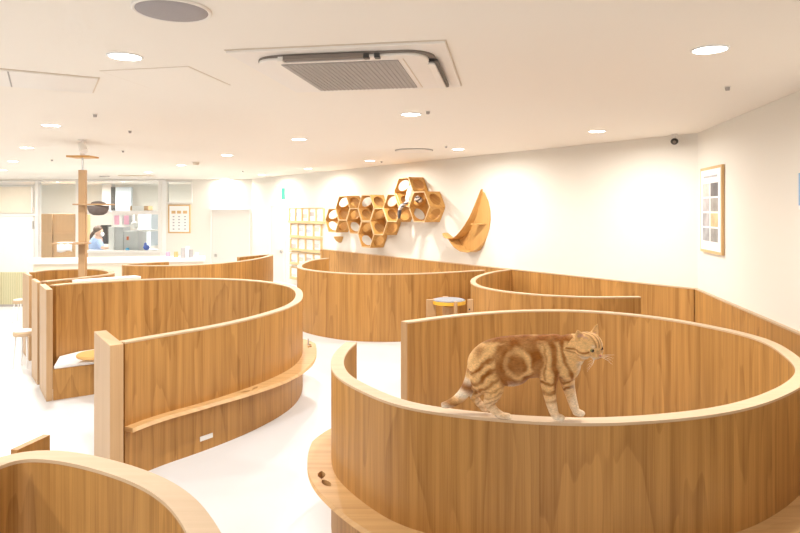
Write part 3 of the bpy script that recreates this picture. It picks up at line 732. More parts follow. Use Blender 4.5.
def lip(name, fr_, bk_, dz):
    V = []; Fa = []
    for a, b in zip(fr_, bk_): V += [a, b, a+dz, b+dz]
    for i in range(len(fr_)-1):
        A_, B_ = 4*i, 4*i+4; Fa += [(A_, A_+1, B_+1, B_), (A_+2, B_+2, B_+3, A_+3), (A_, B_, B_+2, A_+2), (A_+1, A_+3, B_+3, B_+1)]
    mesh_obj(name, V, Fa, M['moon'], cs)
lip('curved_side', Ifront, Iback, -BWall.u*.012+Vector((0,0,.006)))
lip('lower_shell', Ofr[K0:], O3[K0:], Vector((0,0,.012)))
# step inside
a = wallpt(470.5, 219.5, .20); b = wallpt(486.5, 224.5, .014); c1 = Vector((a.x, a.y, b.z+.01)); c2 = a-BWall.n*.19; c2.z = b.z+.01
v, f = prism([tuple(c1[:2]), tuple(b[:2]), tuple(c2[:2])], b.z, b.z+.016); mesh_obj('step', v, f, M['moon'], cs)
v, f = merge(tube_vf([wallpt(451,238.5,DEP), wallpt(447.5,236.5,DEP), wallpt(445.2,233.5,DEP)], [(.09,.012),(.09,.03),(.07,.02)], 10, side=BWall.n)); mesh_obj('hook', v, f, M['moon'], cs)

# small bracket shelf
p = BWall.pt(336.5, 236.5, .1); s_ = BWall.s_of(336.5, .1)
t = thing('corner_bracket', 'small rounded wooden step on the wall under the honeycomb', 'wall shelf', BWall.at(s_, p.z, 0))
V = []; n = 14
for zz, k in ((p.z, 1.0), (p.z-.03, .95), (p.z-.10, .62), (p.z-.135, .25)):
    for i in range(n+1): a = math.pi*i/n; V.append(BWall.at(s_+.12*k*math.cos(a), zz, .002+.16*k*math.sin(a)))
Fa = [tuple(range(n+1))]
for r_ in range(3):
    for i in range(n): A_ = r_*(n+1); Fa.append((A_+i, A_+i+1, A_+n+2+i, A_+n+1+i))
Fa.append(tuple(range(3*(n+1), 4*(n+1)))[::-1])
for r_ in range(3): A_ = r_*(n+1); Fa.append((A_, A_+n+1, A_+2*n+1, A_+n))
mesh_obj('step', V, Fa, M['moon'], t)

# ------------------------------------------------------------ brochure rack
rack = thing('brochure_rack', 'light wooden wall rack with rows of brochures', 'rack', BWall.pt(305, 240, 0))
rows = [(209,221,287.5,323,[289,295,301.5,308.5,315.5]), (224.5,236,289.5,320,[290,297.5,305,313]), (239.5,249.5,289.5,320,[290,297.5,305,313]), (254,264,289.5,320,[290,297.5,305,313]), (268,277,289.5,297,[290])]
k_ = 0
cols = [(.62,.55,.55),(.5,.56,.66),(.72,.6,.5),(.55,.5,.48),(.6,.66,.7),(.75,.72,.66)]
for ri, (y0, y1, x0, x1, xs) in enumerate(rows):
    v, f = BWall.pbox(x0, x1, y1, y1+2.4, 0, .07); mesh_obj('tray', v, f, M['hexedge'], rack)
    edges = xs+[xs[-1]+7.5 if len(xs) < 5 else 323]
    for x in edges: v, f = BWall.pbox(x-.35, x+.35, y0-.5, y1, 0, .045); mesh_obj('divider', v, f, M['hexedge'], rack)
    v, f = BWall.pbox(x0, x1, y0-1.2, y0-.4, 0, .03); mesh_obj('top_rail', v, f, M['hexedge'], rack)
    for ci, x in enumerate(xs):
        xe = edges[ci+1]
        v, f = BWall.pbox(x+.6, xe-.6, y0+.3, y1+.1, .004, .016)
        q = mesh_obj('brochure', v, f, M['paper'], origin=BWall.pt((x+xe)/2, y1, .01))
        tag(q, 'white brochure in the wall rack, %s row, %s' % (('top', 'second', 'third', 'fourth', 'bottom')[ri], ('leftmost', 'second from left', 'third from left', 'fourth from left', 'rightmost')[ci]), 'brochure', 'brochures in the wall rack')
        cmat = bpy.data.materials.get('print_%d' % (k_ % 6)) or flat('print_%d' % (k_ % 6), cols[k_ % 6], .6, var=.5, bscale=30); k_ += 1
        yy = y0+3+random.random()*3
        v, f = BWall.pbox(x+1.4, xe-1.6, yy, min(yy+4, y1-1), .016, .0175); mesh_obj('print', v, f, cmat, q)

# ------------------------------------------------------------ doors, exit sign, poster, far wall pieces
v, f = merge(BWall.pbox(284.5, 283.7, 206, 285, 0, .03), BWall.pbox(270, 269.2, 206, 285, 0, .03), BWall.pbox(285, 269.2, 204.8, 206.2, 0, .03)); struct(mesh_obj('trim_4', v, f, M['trimw']))
v, f = BWall.pbox(283.7, 270, 206.2, 284, 0, .012); dd = struct(mesh_obj('door_1', v, f, M['doorw']))
v, f = BWall.pbox(281.2, 279.7, 250, 253, .012, .05); mesh_obj('door_handle', v, f, M['steel'], dd)
v, f = BWall.pbox(278.5, 275.2, 186, 206, 0, .03); struct(mesh_obj('trim_5', v, f, M['cream']))
pe = BWall.pt(281, 193.5, .18); t = thing('exit_sign', 'green exit sign sticking out above the corner door', 'exit sign', BWall.at(BWall.s_of(281, .1), pe.z, 0))
s_ = BWall.s_of(281, .12); v, f = BWall.box(s_-.025, s_+.025, pe.z-.16, pe.z+.16, .02, .13); mesh_obj('housing', v, f, M['white'], t)
v, f = BWall.box(s_-.027, s_-.025, pe.z-.14, pe.z+.14, .03, .12); mesh_obj('face', v, f, M['green'], t)
v, f = merge(FWall.pbox(211, 249.5, 209, 210.2, 0, .04), FWall.pbox(210.2, 211.2, 209, 285, 0, .04), FWall.pbox(249, 250, 209, 285, 0, .04)); struct(mesh_obj('trim_6', v, f, M['trimw']))
v, f = merge(FWall.pbox(211.2, 249, 210.2, 272, 0, .02)); dd = struct(mesh_obj('door_2', v, f, M['doorw']))
v, f = FWall.pbox(214.3, 216, 254, 257, .02, .06); mesh_obj('door_handle', v, f, M['steel'], dd)
# poster
t = thing('framed_poster', 'pale wood framed chart with three columns on the far wall', 'poster', FWall.pt(179, 219, 0))
v, f = FWall.pbox(168, 190.3, 204.6, 233.2, 0, .03); mesh_obj('frame', v, f, M['goldframe'], t)
v, f = FWall.pbox(169.4, 188.9, 206, 231.8, .03, .034); sh = mesh_obj('sheet', v, f, M['paper'], t)
for x in (173.5, 179, 185):
    v, f = FWall.pbox(x-2, x+2, 210.8, 213.6, .034, .037); mesh_obj('print', v, f, M['goldframe'], sh)
    v, f = merge(*[FWall.pbox(x-.9, x+.9, y, y+1.2, .034, .037) for y in (216, 219, 222, 225, 228.5)]); mesh_obj('print', v, f, M['greycard'], sh)
# office glazing frames
def frame_piece(name, rects, off=.05):
    v, f = merge(*[FWall.pbox(x0, x1, y0, y1, -.10, off) for (x0, x1, y0, y1) in rects]); return struct(mesh_obj(name, v, f, M['trimw']))
frame_piece('trim_7', [(-60,165,180,181.6),(35,38,181,270),(75.5,78.5,181,270),(-60,36,214,216),(86,160,211,214.5),(158,161.5,181,252),(36,78,262,264.5),(86,160,250.5,253)])
v, f = FWall.pbox(160, 166, 181, 262, .0, .01); struct(mesh_obj('trim_8', v, f, M['white']))
for k, (x0, x1, y0, y1) in enumerate([(38,75.5,181.6,262),(78.5,158,181.6,211),(78.5,158,214.5,250.5),(166,192,181,203.5)]):
    v, f = FWall.pbox(x0, x1, y0, y1, -.06, -.052); struct(mesh_obj('window_%d' % (k+1), v, f, M['glass']))
v, f = merge(FWall.pbox(166, 192, 181, 182, -.1, .02), FWall.pbox(166, 192, 202.5, 203.5, -.1, .02), FWall.pbox(166, 167, 181, 203.5, -.1, .02), FWall.pbox(191, 192, 181, 203.5, -.1, .02)); struct(mesh_obj('trim_9', v, f, M['trimw']))
# left white door / blind
v, f = merge(FWall.pbox(-60, 31, 187, 213, -.05, .01)); wn_ = struct(mesh_obj('window_5', v, f, M['cream']))
v, f = FWall.pbox(31, 32, 187, 213, .0, .04); struct(mesh_obj('trim_10', v, f, M['trimw']))
v, f = FWall.pbox(-60, 33.5, 216, 272.5, -.05, .012); dd = struct(mesh_obj('door_3', v, f, M['white']))
v, f = FWall.pbox(32, 33.3, 221, 229, .012, .06); mesh_obj('door_handle', v, f, M['steel'], dd)
# low pale green slatted partition
a = ray(-60, 306.5, 0); b = ray(22.5, 306.5, 0); zt_ = CZ-(272.3-HY)/F*b.y
t = thing('low_screen', 'low screen with pale green vertical slats at the far left', 'screen', ((a.x+b.x)/2, a.y, 0))
v, f = box_vf(((a.x+b.x)/2, a.y+.03, zt_/2), (b.x-a.x, .05, zt_)); mesh_obj('panel', v, f, M['film'], t)
v, f = box_vf(((a.x+b.x)/2, a.y-.003, .02), (b.x-a.x, .03, .04)); mesh_obj('skirting', v, f, M['grille'], t)
v, f = merge(*[box_vf((b.x-.12-k*.3, a.y-.001, zt_/2+.02), (.02, .012, zt_-.04)) for k in range(6)]); q = mesh_obj('slats', v, f, M['film'], t)

# office behind the glazing
OB = FWall
def ob(px0, px1, y0, y1, o0, o1): return OB.pbox(px0, px1, y0, y1, o0, o1)
v, f = FWall.box(-.4, 13, 0, CEIL, -3.6, -3.5); struct(mesh_obj('wall_office', v, f, M['wall']))
tcab = thing('storage_cabinet', 'tall light brown cabinet behind the left office window', 'cabinet', FWall.pt(57, 262, -1.2))
v, f = ob(38, 76, 214, 285, -2.0, -1.2); mesh_obj('body', v, f, M['cabinet'], tcab)
v, f = ob(38, 52, 214, 262, -1.2, -1.15); mesh_obj('door', v, f, M['post'], tcab)
v, f = ob(38, 76, 233, 234, -1.2, -1.13); mesh_obj('rail', v, f, M['cabinet'], tcab)
v, f = ob(102, 112, 184, 211, -2.8, -2.6); q = mesh_obj('dark_shelf', v, f, M['machine']); tag(q, 'grey shelving unit seen through the upper office window', 'shelf')
v, f = ob(111, 115.5, 187, 210.5, -2.6, -2.5); q = mesh_obj('door_jamb', v, f, M['dark']); tag(q, 'dark slot beside the grey shelving behind the office glass', 'doorway')
v, f = ob(115.5, 131, 187, 211, -2.6, -2.5); q = mesh_obj('grey_partition', v, f, M['bluegrey']); tag(q, 'grey panel behind the upper office window', 'panel')
for x0, x1, mt, lb in ((130,132,'cabinet','small brown box on top of the office cupboard, left'), (132,144,'white','white box on top of the office cupboard'), (144,148,'cabinet','small brown box on top of the office cupboard, right')):
    v, f = ob(x0, x1, 206, 210.5, -.9, -.6); q = mesh_obj('storage_box', v, f, M[mt]); tag(q, lb, 'box', 'boxes above the office cupboard')
v, f = ob(130, 157, 210.5, 212, -1.0, -.4); q = mesh_obj('office_shelf', v, f, M['white']); tag(q, 'white shelf holding small boxes behind the office window', 'shelf')
for px_, w_ in ((30, 'leftmost, over the white door'), (60, 'above the brown cabinet'), (100, 'above the worker'), (140, 'rightmost, above the machines')):  # lamps added to brighten the dark office interior
    p = FWall.at(FWall.s_of(px_), CEIL, -1.3); downlight(p.x, p.y, 'added ceiling downlight brightening the glazed office, '+w_, 1.5)
# office worktop
v, f = merge(ob(80, 106, 251, 253, -.7, -.13), ob(106, 158, 251, 253, -1.2, -.13)); q = mesh_obj('office_worktop', v, f, M['white']); tag(q, 'white worktop behind the office window', 'worktop')
zwt = FWall.z(119, 251, -.13)
# grey wall cabinets and machines
def mach(px0, px1, y0, y1, o0, o1, mat, name, lb, cat): v, f = ob(px0, px1, y0, y1, o0, o1); q = mesh_obj(name, v, f, M[mat], bevel=.01); tag(q, lb, cat); return q
mach(138, 151, 214, 246, -3.4, -2.4, 'bluegrey', 'grey_cupboard', 'blue grey cupboard at the back of the office', 'cupboard')
mach(108.5, 114, 227, 251, -.7, -.4, 'white', 'white_cabinet', 'white cabinet right of the office worker', 'cabinet')
mach(114.5, 123, 227, 251, -.9, -.45, 'machine', 'drawer_tower', 'pale drawer tower on the office worktop', 'drawers')
q = mach(124, 138, 231, 252, -.9, -.35, 'machine', 'water_machine', 'rounded grey machine with an orange knob on the office worktop', 'machine')
v, f = ob(126.6, 128.6, 236.5, 240, -.35, -.33); mesh_obj('knob', v, f, M['orange'], q)
v, f = ell_vf(FWall.pt(127.5, 250, -.3), (.06,.05,.07)); q = mesh_obj('cyan_bottle', v, f, M['cyan'], smooth=True, origin=FWall.pt(127.5, 252, -.3)); tag(q, 'bright cyan bag hanging below the grey machine', 'bag')
v, f = ell_vf(FWall.pt(146.5, 247.5, -.3), (.09,.06,.08)); v2, f2 = ell_vf(FWall.pt(145.5, 244.5, -.3), (.04,.03,.06)); v, f = merge((v, f), (v2, f2)); q = mesh_obj('blue_cloth', v, f, M['deepblue'], smooth=True, origin=FWall.pt(146.5, 251, -.3)); tag(q, 'bright blue cloth bundle on the office worktop', 'cloth')
v, f = ob(113.5, 133.5, 213, 226, -.98, -.905); q = mesh_obj('notice_board', v, f, M['white']); tag(q, 'white board behind the glass carrying the pink cards', 'board')
for x0, x1, mt, lb in ((114.5,119,'pink','pink card pinned above the drawer tower, left'), (124,129,'pink','pink card pinned above the grey machine'), (129,132,'greycard','grey card beside the pink card'), (119.3,122.5,'paper','white card between the pink cards')):
    v, f = ob(x0, x1, 215.5, 224.5, -.9, -.86); q = mesh_obj('pinned_card', v, f, M[mt]); tag(q, lb, 'card', 'cards behind the office glass')
v, f = ell_vf(FWall.pt(134.5, 225, -.6), (.11,.1,.11)); q = mesh_obj('white_kettle', v, f, M['white'], smooth=True, origin=FWall.pt(134.5, 229, -.6)); tag(q, 'round white kettle on the office wall shelf', 'kettle')
v, f = ob(131, 151, 230, 231.6, -.95, -.5); q = mesh_obj('wall_shelf', v, f, M['white']); tag(q, 'white shelf with a round kettle behind the glass', 'shelf')
mach(100.5, 107.5, 225, 244, -1.5, -1.25, 'dark', 'monitor', 'black monitor behind the office worker', 'monitor')

# long white counter before the far wall
Pc = [ray(30, 262.5, .80), ray(205, 259.5, .80)]
yb = FWall.at(FWall.s_of(205), 0).y
v1, f1 = prism([tuple(Pc[0][:2]), tuple(Pc[1][:2]), (Pc[1].x*1.09, Pc[1].y+1.2), (Pc[0].x*1.09, Pc[0].y+1.2)], .76, .80)
ct = thing('counter', 'long white reception counter in front of the office windows', 'counter', (Pc[0].x, Pc[0].y, 0))
mesh_obj('countertop', v1, f1, M['white'], ct)
v1, f1 = prism([(Pc[0].x+.05, Pc[0].y+.05), (Pc[1].x-.05, Pc[1].y+.05), (Pc[1].x*1.09-.05, Pc[1].y+1.15), (Pc[0].x*1.09+.05, Pc[0].y+1.15)], 0, .76)
mesh_obj('base_cabinet', v1, f1, M['cream'], ct)
for k, (x, y, h, mt) in enumerate(((176, 257, .12, 'goldframe'), (183, 258, .22, 'greycard'), (187.5, 257.5, .25, 'paper'), (191, 257.5, .18, 'greycard'), (168, 256.5, .10, 'pink'), (197, 257, .1, 'paper'))):
    p = ray(x, y, .80); v, f = cyl_vf((p.x, p.y, .80), .05, h, 16, r2=.042)
    q = mesh_obj('counter_item', v, f, M[mt], origin=(p.x, p.y, .80)); q.name = 'small_pot'
    tag(q, ('small tan pot on the white counter', 'small dark grey pot on the white counter, left of the white one', 'taller white pot among the grey ones on the counter', 'small grey pot right of the white pot on the counter', 'small pink pot nearest the office window on the counter', 'low white pot at the right end of the counter')[k], 'pot', 'small items on the counter')

# ------------------------------------------------------------ pictures on the right wall
t = thing('framed_picture', 'wood framed sheet of cat photos on the right wall', 'picture', RWall.pt(711, 210, 0))
def rw_quad(pts, o0, o1):
    P0 = [RWall.pt(x, y, o1) for x, y in pts]; P1 = [p-RWall.n*(o1-o0) for p in P0]
    return P0+P1, [(0,1,2,3),(7,6,5,4),(0,4,5,1),(1,5,6,2),(2,6,7,3),(3,7,4,0)]
s0, s1 = RWall.s_of(700.3, .03), RWall.s_of(721.6, .03); zt_ = RWall.z(700.5, 168.8, .03); zb_ = RWall.z(700.5, 251, .03)
v, f = RWall.box(s0, s1, zb_, zt_, .002, .03); mesh_obj('frame', v, f, M['goldframe'], t, bevel=.002)
bw = .03
v, f = RWall.box(s0+bw, s1-bw, zb_+bw, zt_-bw, .03, .032); sh = mesh_obj('sheet', v, f, M['paper'], t)
hh = (zt_-zb_-2*bw); wdm = (s1-s0-2*bw)
pc = [(.60,.55,.50),(.16,.15,.15),(.45,.42,.42),(.35,.33,.30),(.40,.38,.38),(.72,.45,.25),(.35,.35,.36),(.30,.29,.27)]
for r_ in range(4):
    for c_ in range(2):
        z1 = zt_-bw-hh*(.17+.185*r_); z0 = z1-hh*.165; a = s0+bw+wdm*(.1+.42*c_); b = a+wdm*.37
        mm = flat('photo_print_%d' % (r_*2+c_), pc[r_*2+c_], .6, var=.6, bscale=9)
        v, f = RWall.box(a, b, z0, z1, .032, .0335); mesh_obj('photo_print', v, f, mm, sh)
v, f = RWall.box(s0+bw+wdm*.15, s1-bw-wdm*.15, zt_-bw-hh*.10, zt_-bw-hh*.075, .032, .0333); mesh_obj('print', v, f, M['greycard'], sh)
s0, s1 = RWall.s_of(798.6, .02), RWall.s_of(840, .02)
t = thing('blue_poster', 'pale blue poster cut by the right edge of the picture', 'poster', RWall.at((s0+s1)/2, 1.7, 0))
v, f = RWall.box(s0, s1, RWall.z(799, 205.5, .02), RWall.z(799, 173, .02), .002, .02); mesh_obj('board', v, f, M['blue'], t)
v, f = RWall.box(s0, s1, RWall.z(799, 209.5, .02), RWall.z(799, 205.5, .02), .002, .02); mesh_obj('lower_strip', v, f, M['paper'], t)

# ------------------------------------------------------------ body mesher
def fuse(parts, voxel, smooth_it=4, sub=None):
    v, f = merge(*parts); me = bpy.data.meshes.new('tmp'); me.from_pydata([tuple(x) for x in v], [], f); me.update()
    bm = bmesh.new(); bm.from_mesh(me); bmesh.ops.recalc_face_normals(bm, faces=bm.faces); bm.to_mesh(me); bm.free()
    o = bpy.data.objects.new('tmp', me); COL.objects.link(o)
    r = o.modifiers.new('r', 'REMESH'); r.mode = 'VOXEL'; r.voxel_size = voxel; r.use_smooth_shade = True
    s = o.modifiers.new('s', 'SMOOTH'); s.iterations = smooth_it; s.factor = .5
    bpy.context.view_layer.update(); dg = bpy.context.evaluated_depsgraph_get()
    out = bpy.data.meshes.new_from_object(o.evaluated_get(dg)); bpy.data.objects.remove(o)
    for p in out.polygons: p.use_smooth = True
    return out
def fur_mat(name, attr='fur', rough=.85):
    m, nt, b = new_mat(name); N = nt.nodes.new; L = nt.links.new
    a = N('ShaderNodeAttribute'); a.attribute_name = attr
    tc = N('ShaderNodeTexCoord'); mp = N('ShaderNodeMapping'); mp.inputs['Scale'].default_value = (110, 160, 420)
    mp.inputs['Rotation'].default_value = (0, .35, 0)
    n = N('ShaderNodeTexNoise'); n.inputs['Scale'].default_value = 1.6; n.inputs['Detail'].default_value = 3
    L(tc.outputs['Object'], mp.inputs[0]); L(mp.outputs[0], n.inputs['Vector'])
    r = N('ShaderNodeMapRange'); r.inputs['From Min'].default_value = .3; r.inputs['From Max'].default_value = .7; r.inputs['To Min'].default_value = .80; r.inputs['To Max'].default_value = 1.18
    L(n.outputs['Fac'], r.inputs[0]); h = N('ShaderNodeHueSaturation'); L(a.outputs['Color'], h.inputs['Color']); L(r.outputs[0], h.inputs['Value'])
    L(h.outputs[0], b.inputs['Base Color']); b.inputs['Roughness'].default_value = rough; b.inputs['Specular IOR Level'].default_value = .2
    b.inputs['Sheen Weight'].default_value = .08; b.inputs['Sheen Roughness'].default_value = .5
    bp = N('ShaderNodeBump'); bp.inputs['Strength'].default_value = .55; bp.inputs['Distance'].default_value = .004
    L(n.outputs['Fac'], bp.inputs['Height']); L(bp.outputs[0], b.inputs['Normal'])
    return m

# ------------------------------------------------------------ the orange cat
S = 949.0
rimA, rimB = rB[1], rB[2]
def rim_mid(px):
    "middle of the rim top on the near side, interpolated"
    M_ = (rimA+rimB)/2; q = M_[:, 0]/M_[:, 1]*F+CX; ok = [i for i in range(len(M_)-1) if M_[i][1] < 3.2 and min(q[i], q[i+1]) <= px <= max(q[i], q[i+1])]
    i = ok[0]; t_ = (px-q[i])/(q[i+1]-q[i]); return M_[i]*(1-t_)+M_[i+1]*t_
mL, mR, mC = rim_mid(455), rim_mid(580), rim_mid(531)
tg = Vector((mR[0]-mL[0], mR[1]-mL[1], 0)).normalized()
org = Vector((mC[0], mC[1], ZR))
Rc = Matrix((tg, Vector((-tg.y, tg.x, 0)), Vector((0,0,1)))).transposed()
def yrim(cx): return 436+(cx-400)*.04
def CP(cx, cz, y=0.0):
    "cat-space point from the crop pixel of the photograph (crop 4.1x at 430,310)"
    x = ((cx-21)/1.027-400)/S/.975; base = 437.0
    # perspective of points nearer/farther than the rim line
    return Vector((x, y, (base+(cx-400)*.075-cz)/S + y*.0))
def loft(nodes, n=18):
    pts = [CP(a[0], a[1], a[2]) for a in nodes]; rad = [(a[3]/S, a[4]/S) for a in nodes]
    # densify
    P = catmull([tuple(p)+r for p, r in zip(pts, rad)], 6)
    pts = [Vector(p[:3]) for p in P]; rad = [(float(p[3]), float(p[4])) for p in P]
    return tube_vf(pts, rad, n, side=(0, 1, 0))
parts = []
# nodes: crop x, crop y (centre), depth y [m], half width across [px], half height [px]
parts.append(loft([(180,240,0,16,18),(194,234,0,42,44),(225,222,0,58,68),(270,208,0,66,84),(320,199,0,68,88),(380,196,0,70,90),(440,194,0,68,88),(490,194,0,64,86),(535,190,-.006,60,86),(575,180,-.012,54,76),(605,162,-.020,48,62),(630,150,-.026,44,50)], 24))
parts.append(ell_vf(CP(345,235,0), (.10,.066,.085)))     # belly
parts.append(ell_vf(CP(575,225,-.006), (.058,.052,.075)))  # chest
parts.append(ell_vf(CP(505,215,-.02), (.05,.045,.085)))   # shoulder near
parts.append(ell_vf(CP(245,258,-.03), (.068,.045,.088)))  # thigh near
parts.append(ell_vf(CP(228,250,.03), (.06,.042,.085)))
# hind legs
parts.append(loft([(262,262,-.036,36,58),(280,312,-.036,30,46),(276,345,-.034,24,32),(262,368,-.032,20,22),(275,395,-.03,17,19),(298,418,-.028,17,17),(318,428,-.028,19,14),(338,431,-.028,16,11)]))
parts.append(ell_vf(CP(330,430,-.028), (.028,.021,.0135)))
parts.append(loft([(222,262,.03,34,52),(222,310,.03,28,36),(208,342,.028,22,24),(196,358,.027,18,20),(208,380,.025,16,17),(228,400,.024,16,15),(244,412,.022,17,12)]))
parts.append(ell_vf(CP(246,414,.022), (.027,.020,.0135)))
# fore legs
parts.append(loft([(505,235,-.028,40,50),(502,285,-.028,30,36),(502,320,-.027,24,29),(508,360,-.026,20,24),(516,395,-.025,18,21),(526,425,-.025,19,17),(538,436,-.026,18,13)]))
parts.append(ell_vf(CP(541,438,-.027), (.027,.022,.0145)))
parts.append(loft([(565,235,.024,36,46),(574,285,.024,28,34),(580,320,.024,23,27),(590,360,.024,19,22),(600,395,.024,17,19),(610,424,.022,18,16),(618,434,.02,17,12)]))
parts.append(ell_vf(CP(622,434,.018), (.027,.022,.0145)))
# tail
parts.append(loft([(206,215,.0,30,32),(194,250,.002,29,28),(184,288,.004,27,26),(168,325,.004,26,25),(146,354,.004,25,23),(116,377,.003,22,20),(86,389,.0,19,16),(62,392,0,13,11)]))
# toes
for (cx, cz, y) in ((341,433,-.028),(251,416,.022),(551,441,-.027),(632,436,.018)):
    for k in (-1, -.33, .33, 1): parts.append(ell_vf(CP(cx+4-3*abs(k), cz+2, y+k*.0145), (.0105,.0062,.0088), 10, 8))
# head frame
Fh = Vector((.66, -.70, -.27)).normalized(); Rh = Vector((0,0,1)).cross(Fh).normalized(); Rh = -Rh   # towards image right/back
Uh = Rh.cross(Fh).normalized()
if Uh.z < 0: Uh = -Uh
hc = CP(650, 146, -.034)
HS = 1.17
# roll the head a little
HR = Matrix((Rh, Fh, Uh)).transposed()
roll = Matrix.Rotation(math.radians(4), 3, Fh); HR = roll @ HR; Rh, Fh, Uh = HR.col[0].copy(), HR.col[1].copy(), HR.col[2].copy()
HL = lambda a, b, c_: hc+(Rh*a+Fh*b+Uh*c_)*HS
he = lambda c_, r, n=16, m=12: parts.append(ell_vf(c_, tuple(x*HS for x in r), n, m, HR))
print('head axes', Rh, Fh, Uh)
he(hc, (.054,.050,.044), 24, 16)
he(HL(0,.014,.010), (.043,.041,.037), 24, 16)
for s in (-1, 1):
    he(HL(s*.032,.016,-.017), (.026,.028,.024))
    he(HL(s*.0105,.050,-.0195), (.0140,.0135,.0115))
he(HL(0,.038,-.003), (.012,.020,.014))     # bridge
he(HL(0,.042,-.028), (.013,.015,.010))     # chin
def ear(s):
    b = HL(s*.036, -.006, .026); tip = HL(s*.056, -.010 if s < 0 else -.002, .066)
    outv = Rh*s; V = []; Fa = []; n = 12; m = 6
    for j in range(m+1):
        q = j/m; w_ = .030*(1-q)**.85+.0018; th = .008*(1-q)+.0015; cpt_ = b.lerp(tip, q)
        for i in range(n):
            a = 2*math.pi*i/n; V.append(cpt_+(Rh*.9+Uh*-.35*s).normalized()*w_*math.cos(a)+Fh*th*math.sin(a)-Fh*.006*math.sin(q*2))
    for j in range(m):
        for i in range(n): Fa.append((j*n+i, j*n+(i+1) % n, (j+1)*n+(i+1) % n, (j+1)*n+i))
    Fa.append(tuple(range(n-1, -1, -1))); Fa.append(tuple(m*n+i for i in range(n)))
    return V, Fa
parts.append(ear(-1)); parts.append(ear(1))
cat_me = fuse(parts, .003, 9)
co = np.empty(len(cat_me.vertices)*3); cat_me.vertices.foreach_get('co', co); co = co.reshape(-1, 3)
# fur pattern in cat space
def sst(a, b, x): t_ = np.clip((x-a)/(b-a), 0, 1); return t_*t_*(3-2*t_)
nz1 = np.array([noise.noise(Vector(p)*22) for p in co]); nz2 = np.array([noise.noise(Vector(p)*60+Vector((9,3,1))) for p in co]); nz3 = np.array([noise.noise(Vector((p[0]*22, p[1]*22, p[2]*22))+Vector((4,8,2))) for p in co])
nz4 = np.array([noise.noise(Vector((p[0]*90, p[1]*90, p[2]*240))) for p in co])
X = (co[:, 0]*.975*S+400)*1.027+21+nz1*14+nz2*4; Zc = 437+(X-400)*.075-co[:, 2]*S+nz3*14+nz2*4
dark = np.zeros(len(co)); mid = np.full(len(co), .35)
body = (X < 600) & (X > 165)
def band(d, w_): return np.exp(-(d/w_)**2)
r_ = np.hypot((X-382), (Zc-212)/1.22)
bull = np.clip(band(r_-10, 30)+band(r_-76, 23), 0, 1)
bull = bull*(r_ < 108)
dark = np.maximum(dark, bull)
light = band(r_-47, 8)*np.clip(.55+.6*np.cos(np.arctan2(Zc-212, X-382)-.2), 0, 1)
dark *= 1-.8*light
dark = np.maximum(dark, band(Zc-(112+(X-300)*.02), 20)*((X > 190) & (X < 590)))          # spine
dark = np.maximum(dark, .9*band(X-(522+(Zc-180)*.12), 17)*(Zc < 330)*(Zc > 95))
dark = np.maximum(dark, .8*band(X-(560+(Zc-180)*.28), 9)*(Zc < 300)*(Zc > 110))
dark = np.maximum(dark, .55*band(X-(482+(Zc-180)*.05), 6)*(Zc < 280))
# flank / thigh diagonals
dg_ = (X*.62+Zc*.78)
for c0, w_ in ((318, 10), (356, 12), (392, 10)): dark = np.maximum(dark, .75*band(dg_-c0, w_)*(X < 330)*(Zc > 150)*(Zc < 345)*(X > 160))
dark = np.maximum(dark, .5*band(X-225, 26)*band(Zc-165, 28))
# leg bars
for x0, x1, zs in ((455, 560, (296, 330, 372)), (555, 625, (296, 333))):
    for k, z_ in enumerate(zs): dark = np.maximum(dark, (.9 if k < 2 else .5)*band(Zc-(z_+(X-(x0+x1)/2)*(-.35 if x0 > 500 else .15)), 9)*((X > x0) & (X < x1)))
for z_ in (325, 350, 372, 392): dark = np.maximum(dark, .45*band(Zc-(z_-(X-260)*.3), 7)*((X > 170) & (X < 320)))
# head
hl = co-np.array(hc); hx_ = hl@np.array(Rh); hf = hl@np.array(Fh); hu = hl@np.array(Uh)
hl = hl/HS; hx_, hf, hu = hx_/HS, hf/HS, hu/HS
head = (hf*.6 > -.035) & (np.linalg.norm(hl, axis=1) < .090) & (hu-.5*hf > -.055) & (hf > -.03)
hdark = np.zeros(len(co))
for q in (-.012, 0, .012): hdark = np.maximum(hdark, .7*band(hx_-q*(1+hu*6), .0032)*(hu > .014))
hdark = np.maximum(hdark, .8*band(hu-(-.004-.25*(abs(hx_)-.03)), .0035)*(abs(hx_) > .03))
hdark = np.maximum(hdark, .6*band(hu-(-.022), .003)*(abs(hx_) > .034))
dark = np.where(head, hdark, dark)
tail = (X < 200) & (Zc > 235) & (co[:, 1] < .03) & (X-.0 < 200-(Zc-235)*.12)
tl = np.hypot(X-200, Zc-205); dark = np.where(tail, .45+.3*np.sin(tl/15), dark)
dark = np.clip(sst(.0, .85, dark)**.9*(.92+.35*nz3), 0, 1)[:, None]
cl = np.array([.78, .47, .195]); cd = np.array([.29, .098, .014]); cw = np.array([.82, .69, .53])
colr = cl*(1-dark)+cd*dark
wh = np.zeros(len(co))
wh = np.maximum(wh, .9*sst(400, 440, Zc)*(X > 190))          # paws
wh = np.maximum(wh, .45*band(Zc-318, 22)*((X > 340) & (X < 460)))   # belly
wh = np.maximum(wh, .7*sst(600, 640, X+.2*(Zc-230))*(Zc > 210)*(~head))
wh = np.maximum(wh, .55*sst(560, 620, X)*sst(330, 350, Zc))
wh = np.maximum(wh, .45*sst(320, 400, Zc)*(X > 200)*(1-dark[:, 0]))
wh = np.where(head, (1-sst(-.030, -.012, hu))*sst(.012, .045, hf)*.85, wh)
wh = np.maximum(wh, np.where(head, .5*band(np.hypot(abs(hx_)-.022, (hu-.018)), .006), 0))
tw = band(tl-150, 16)*tail+band(tl-92, 14)*.6*tail+sst(200, 235, tl)*tail
wh = np.clip(np.maximum(wh, tw), 0, 1)[:, None]
colr = colr*(1-wh)+cw*wh
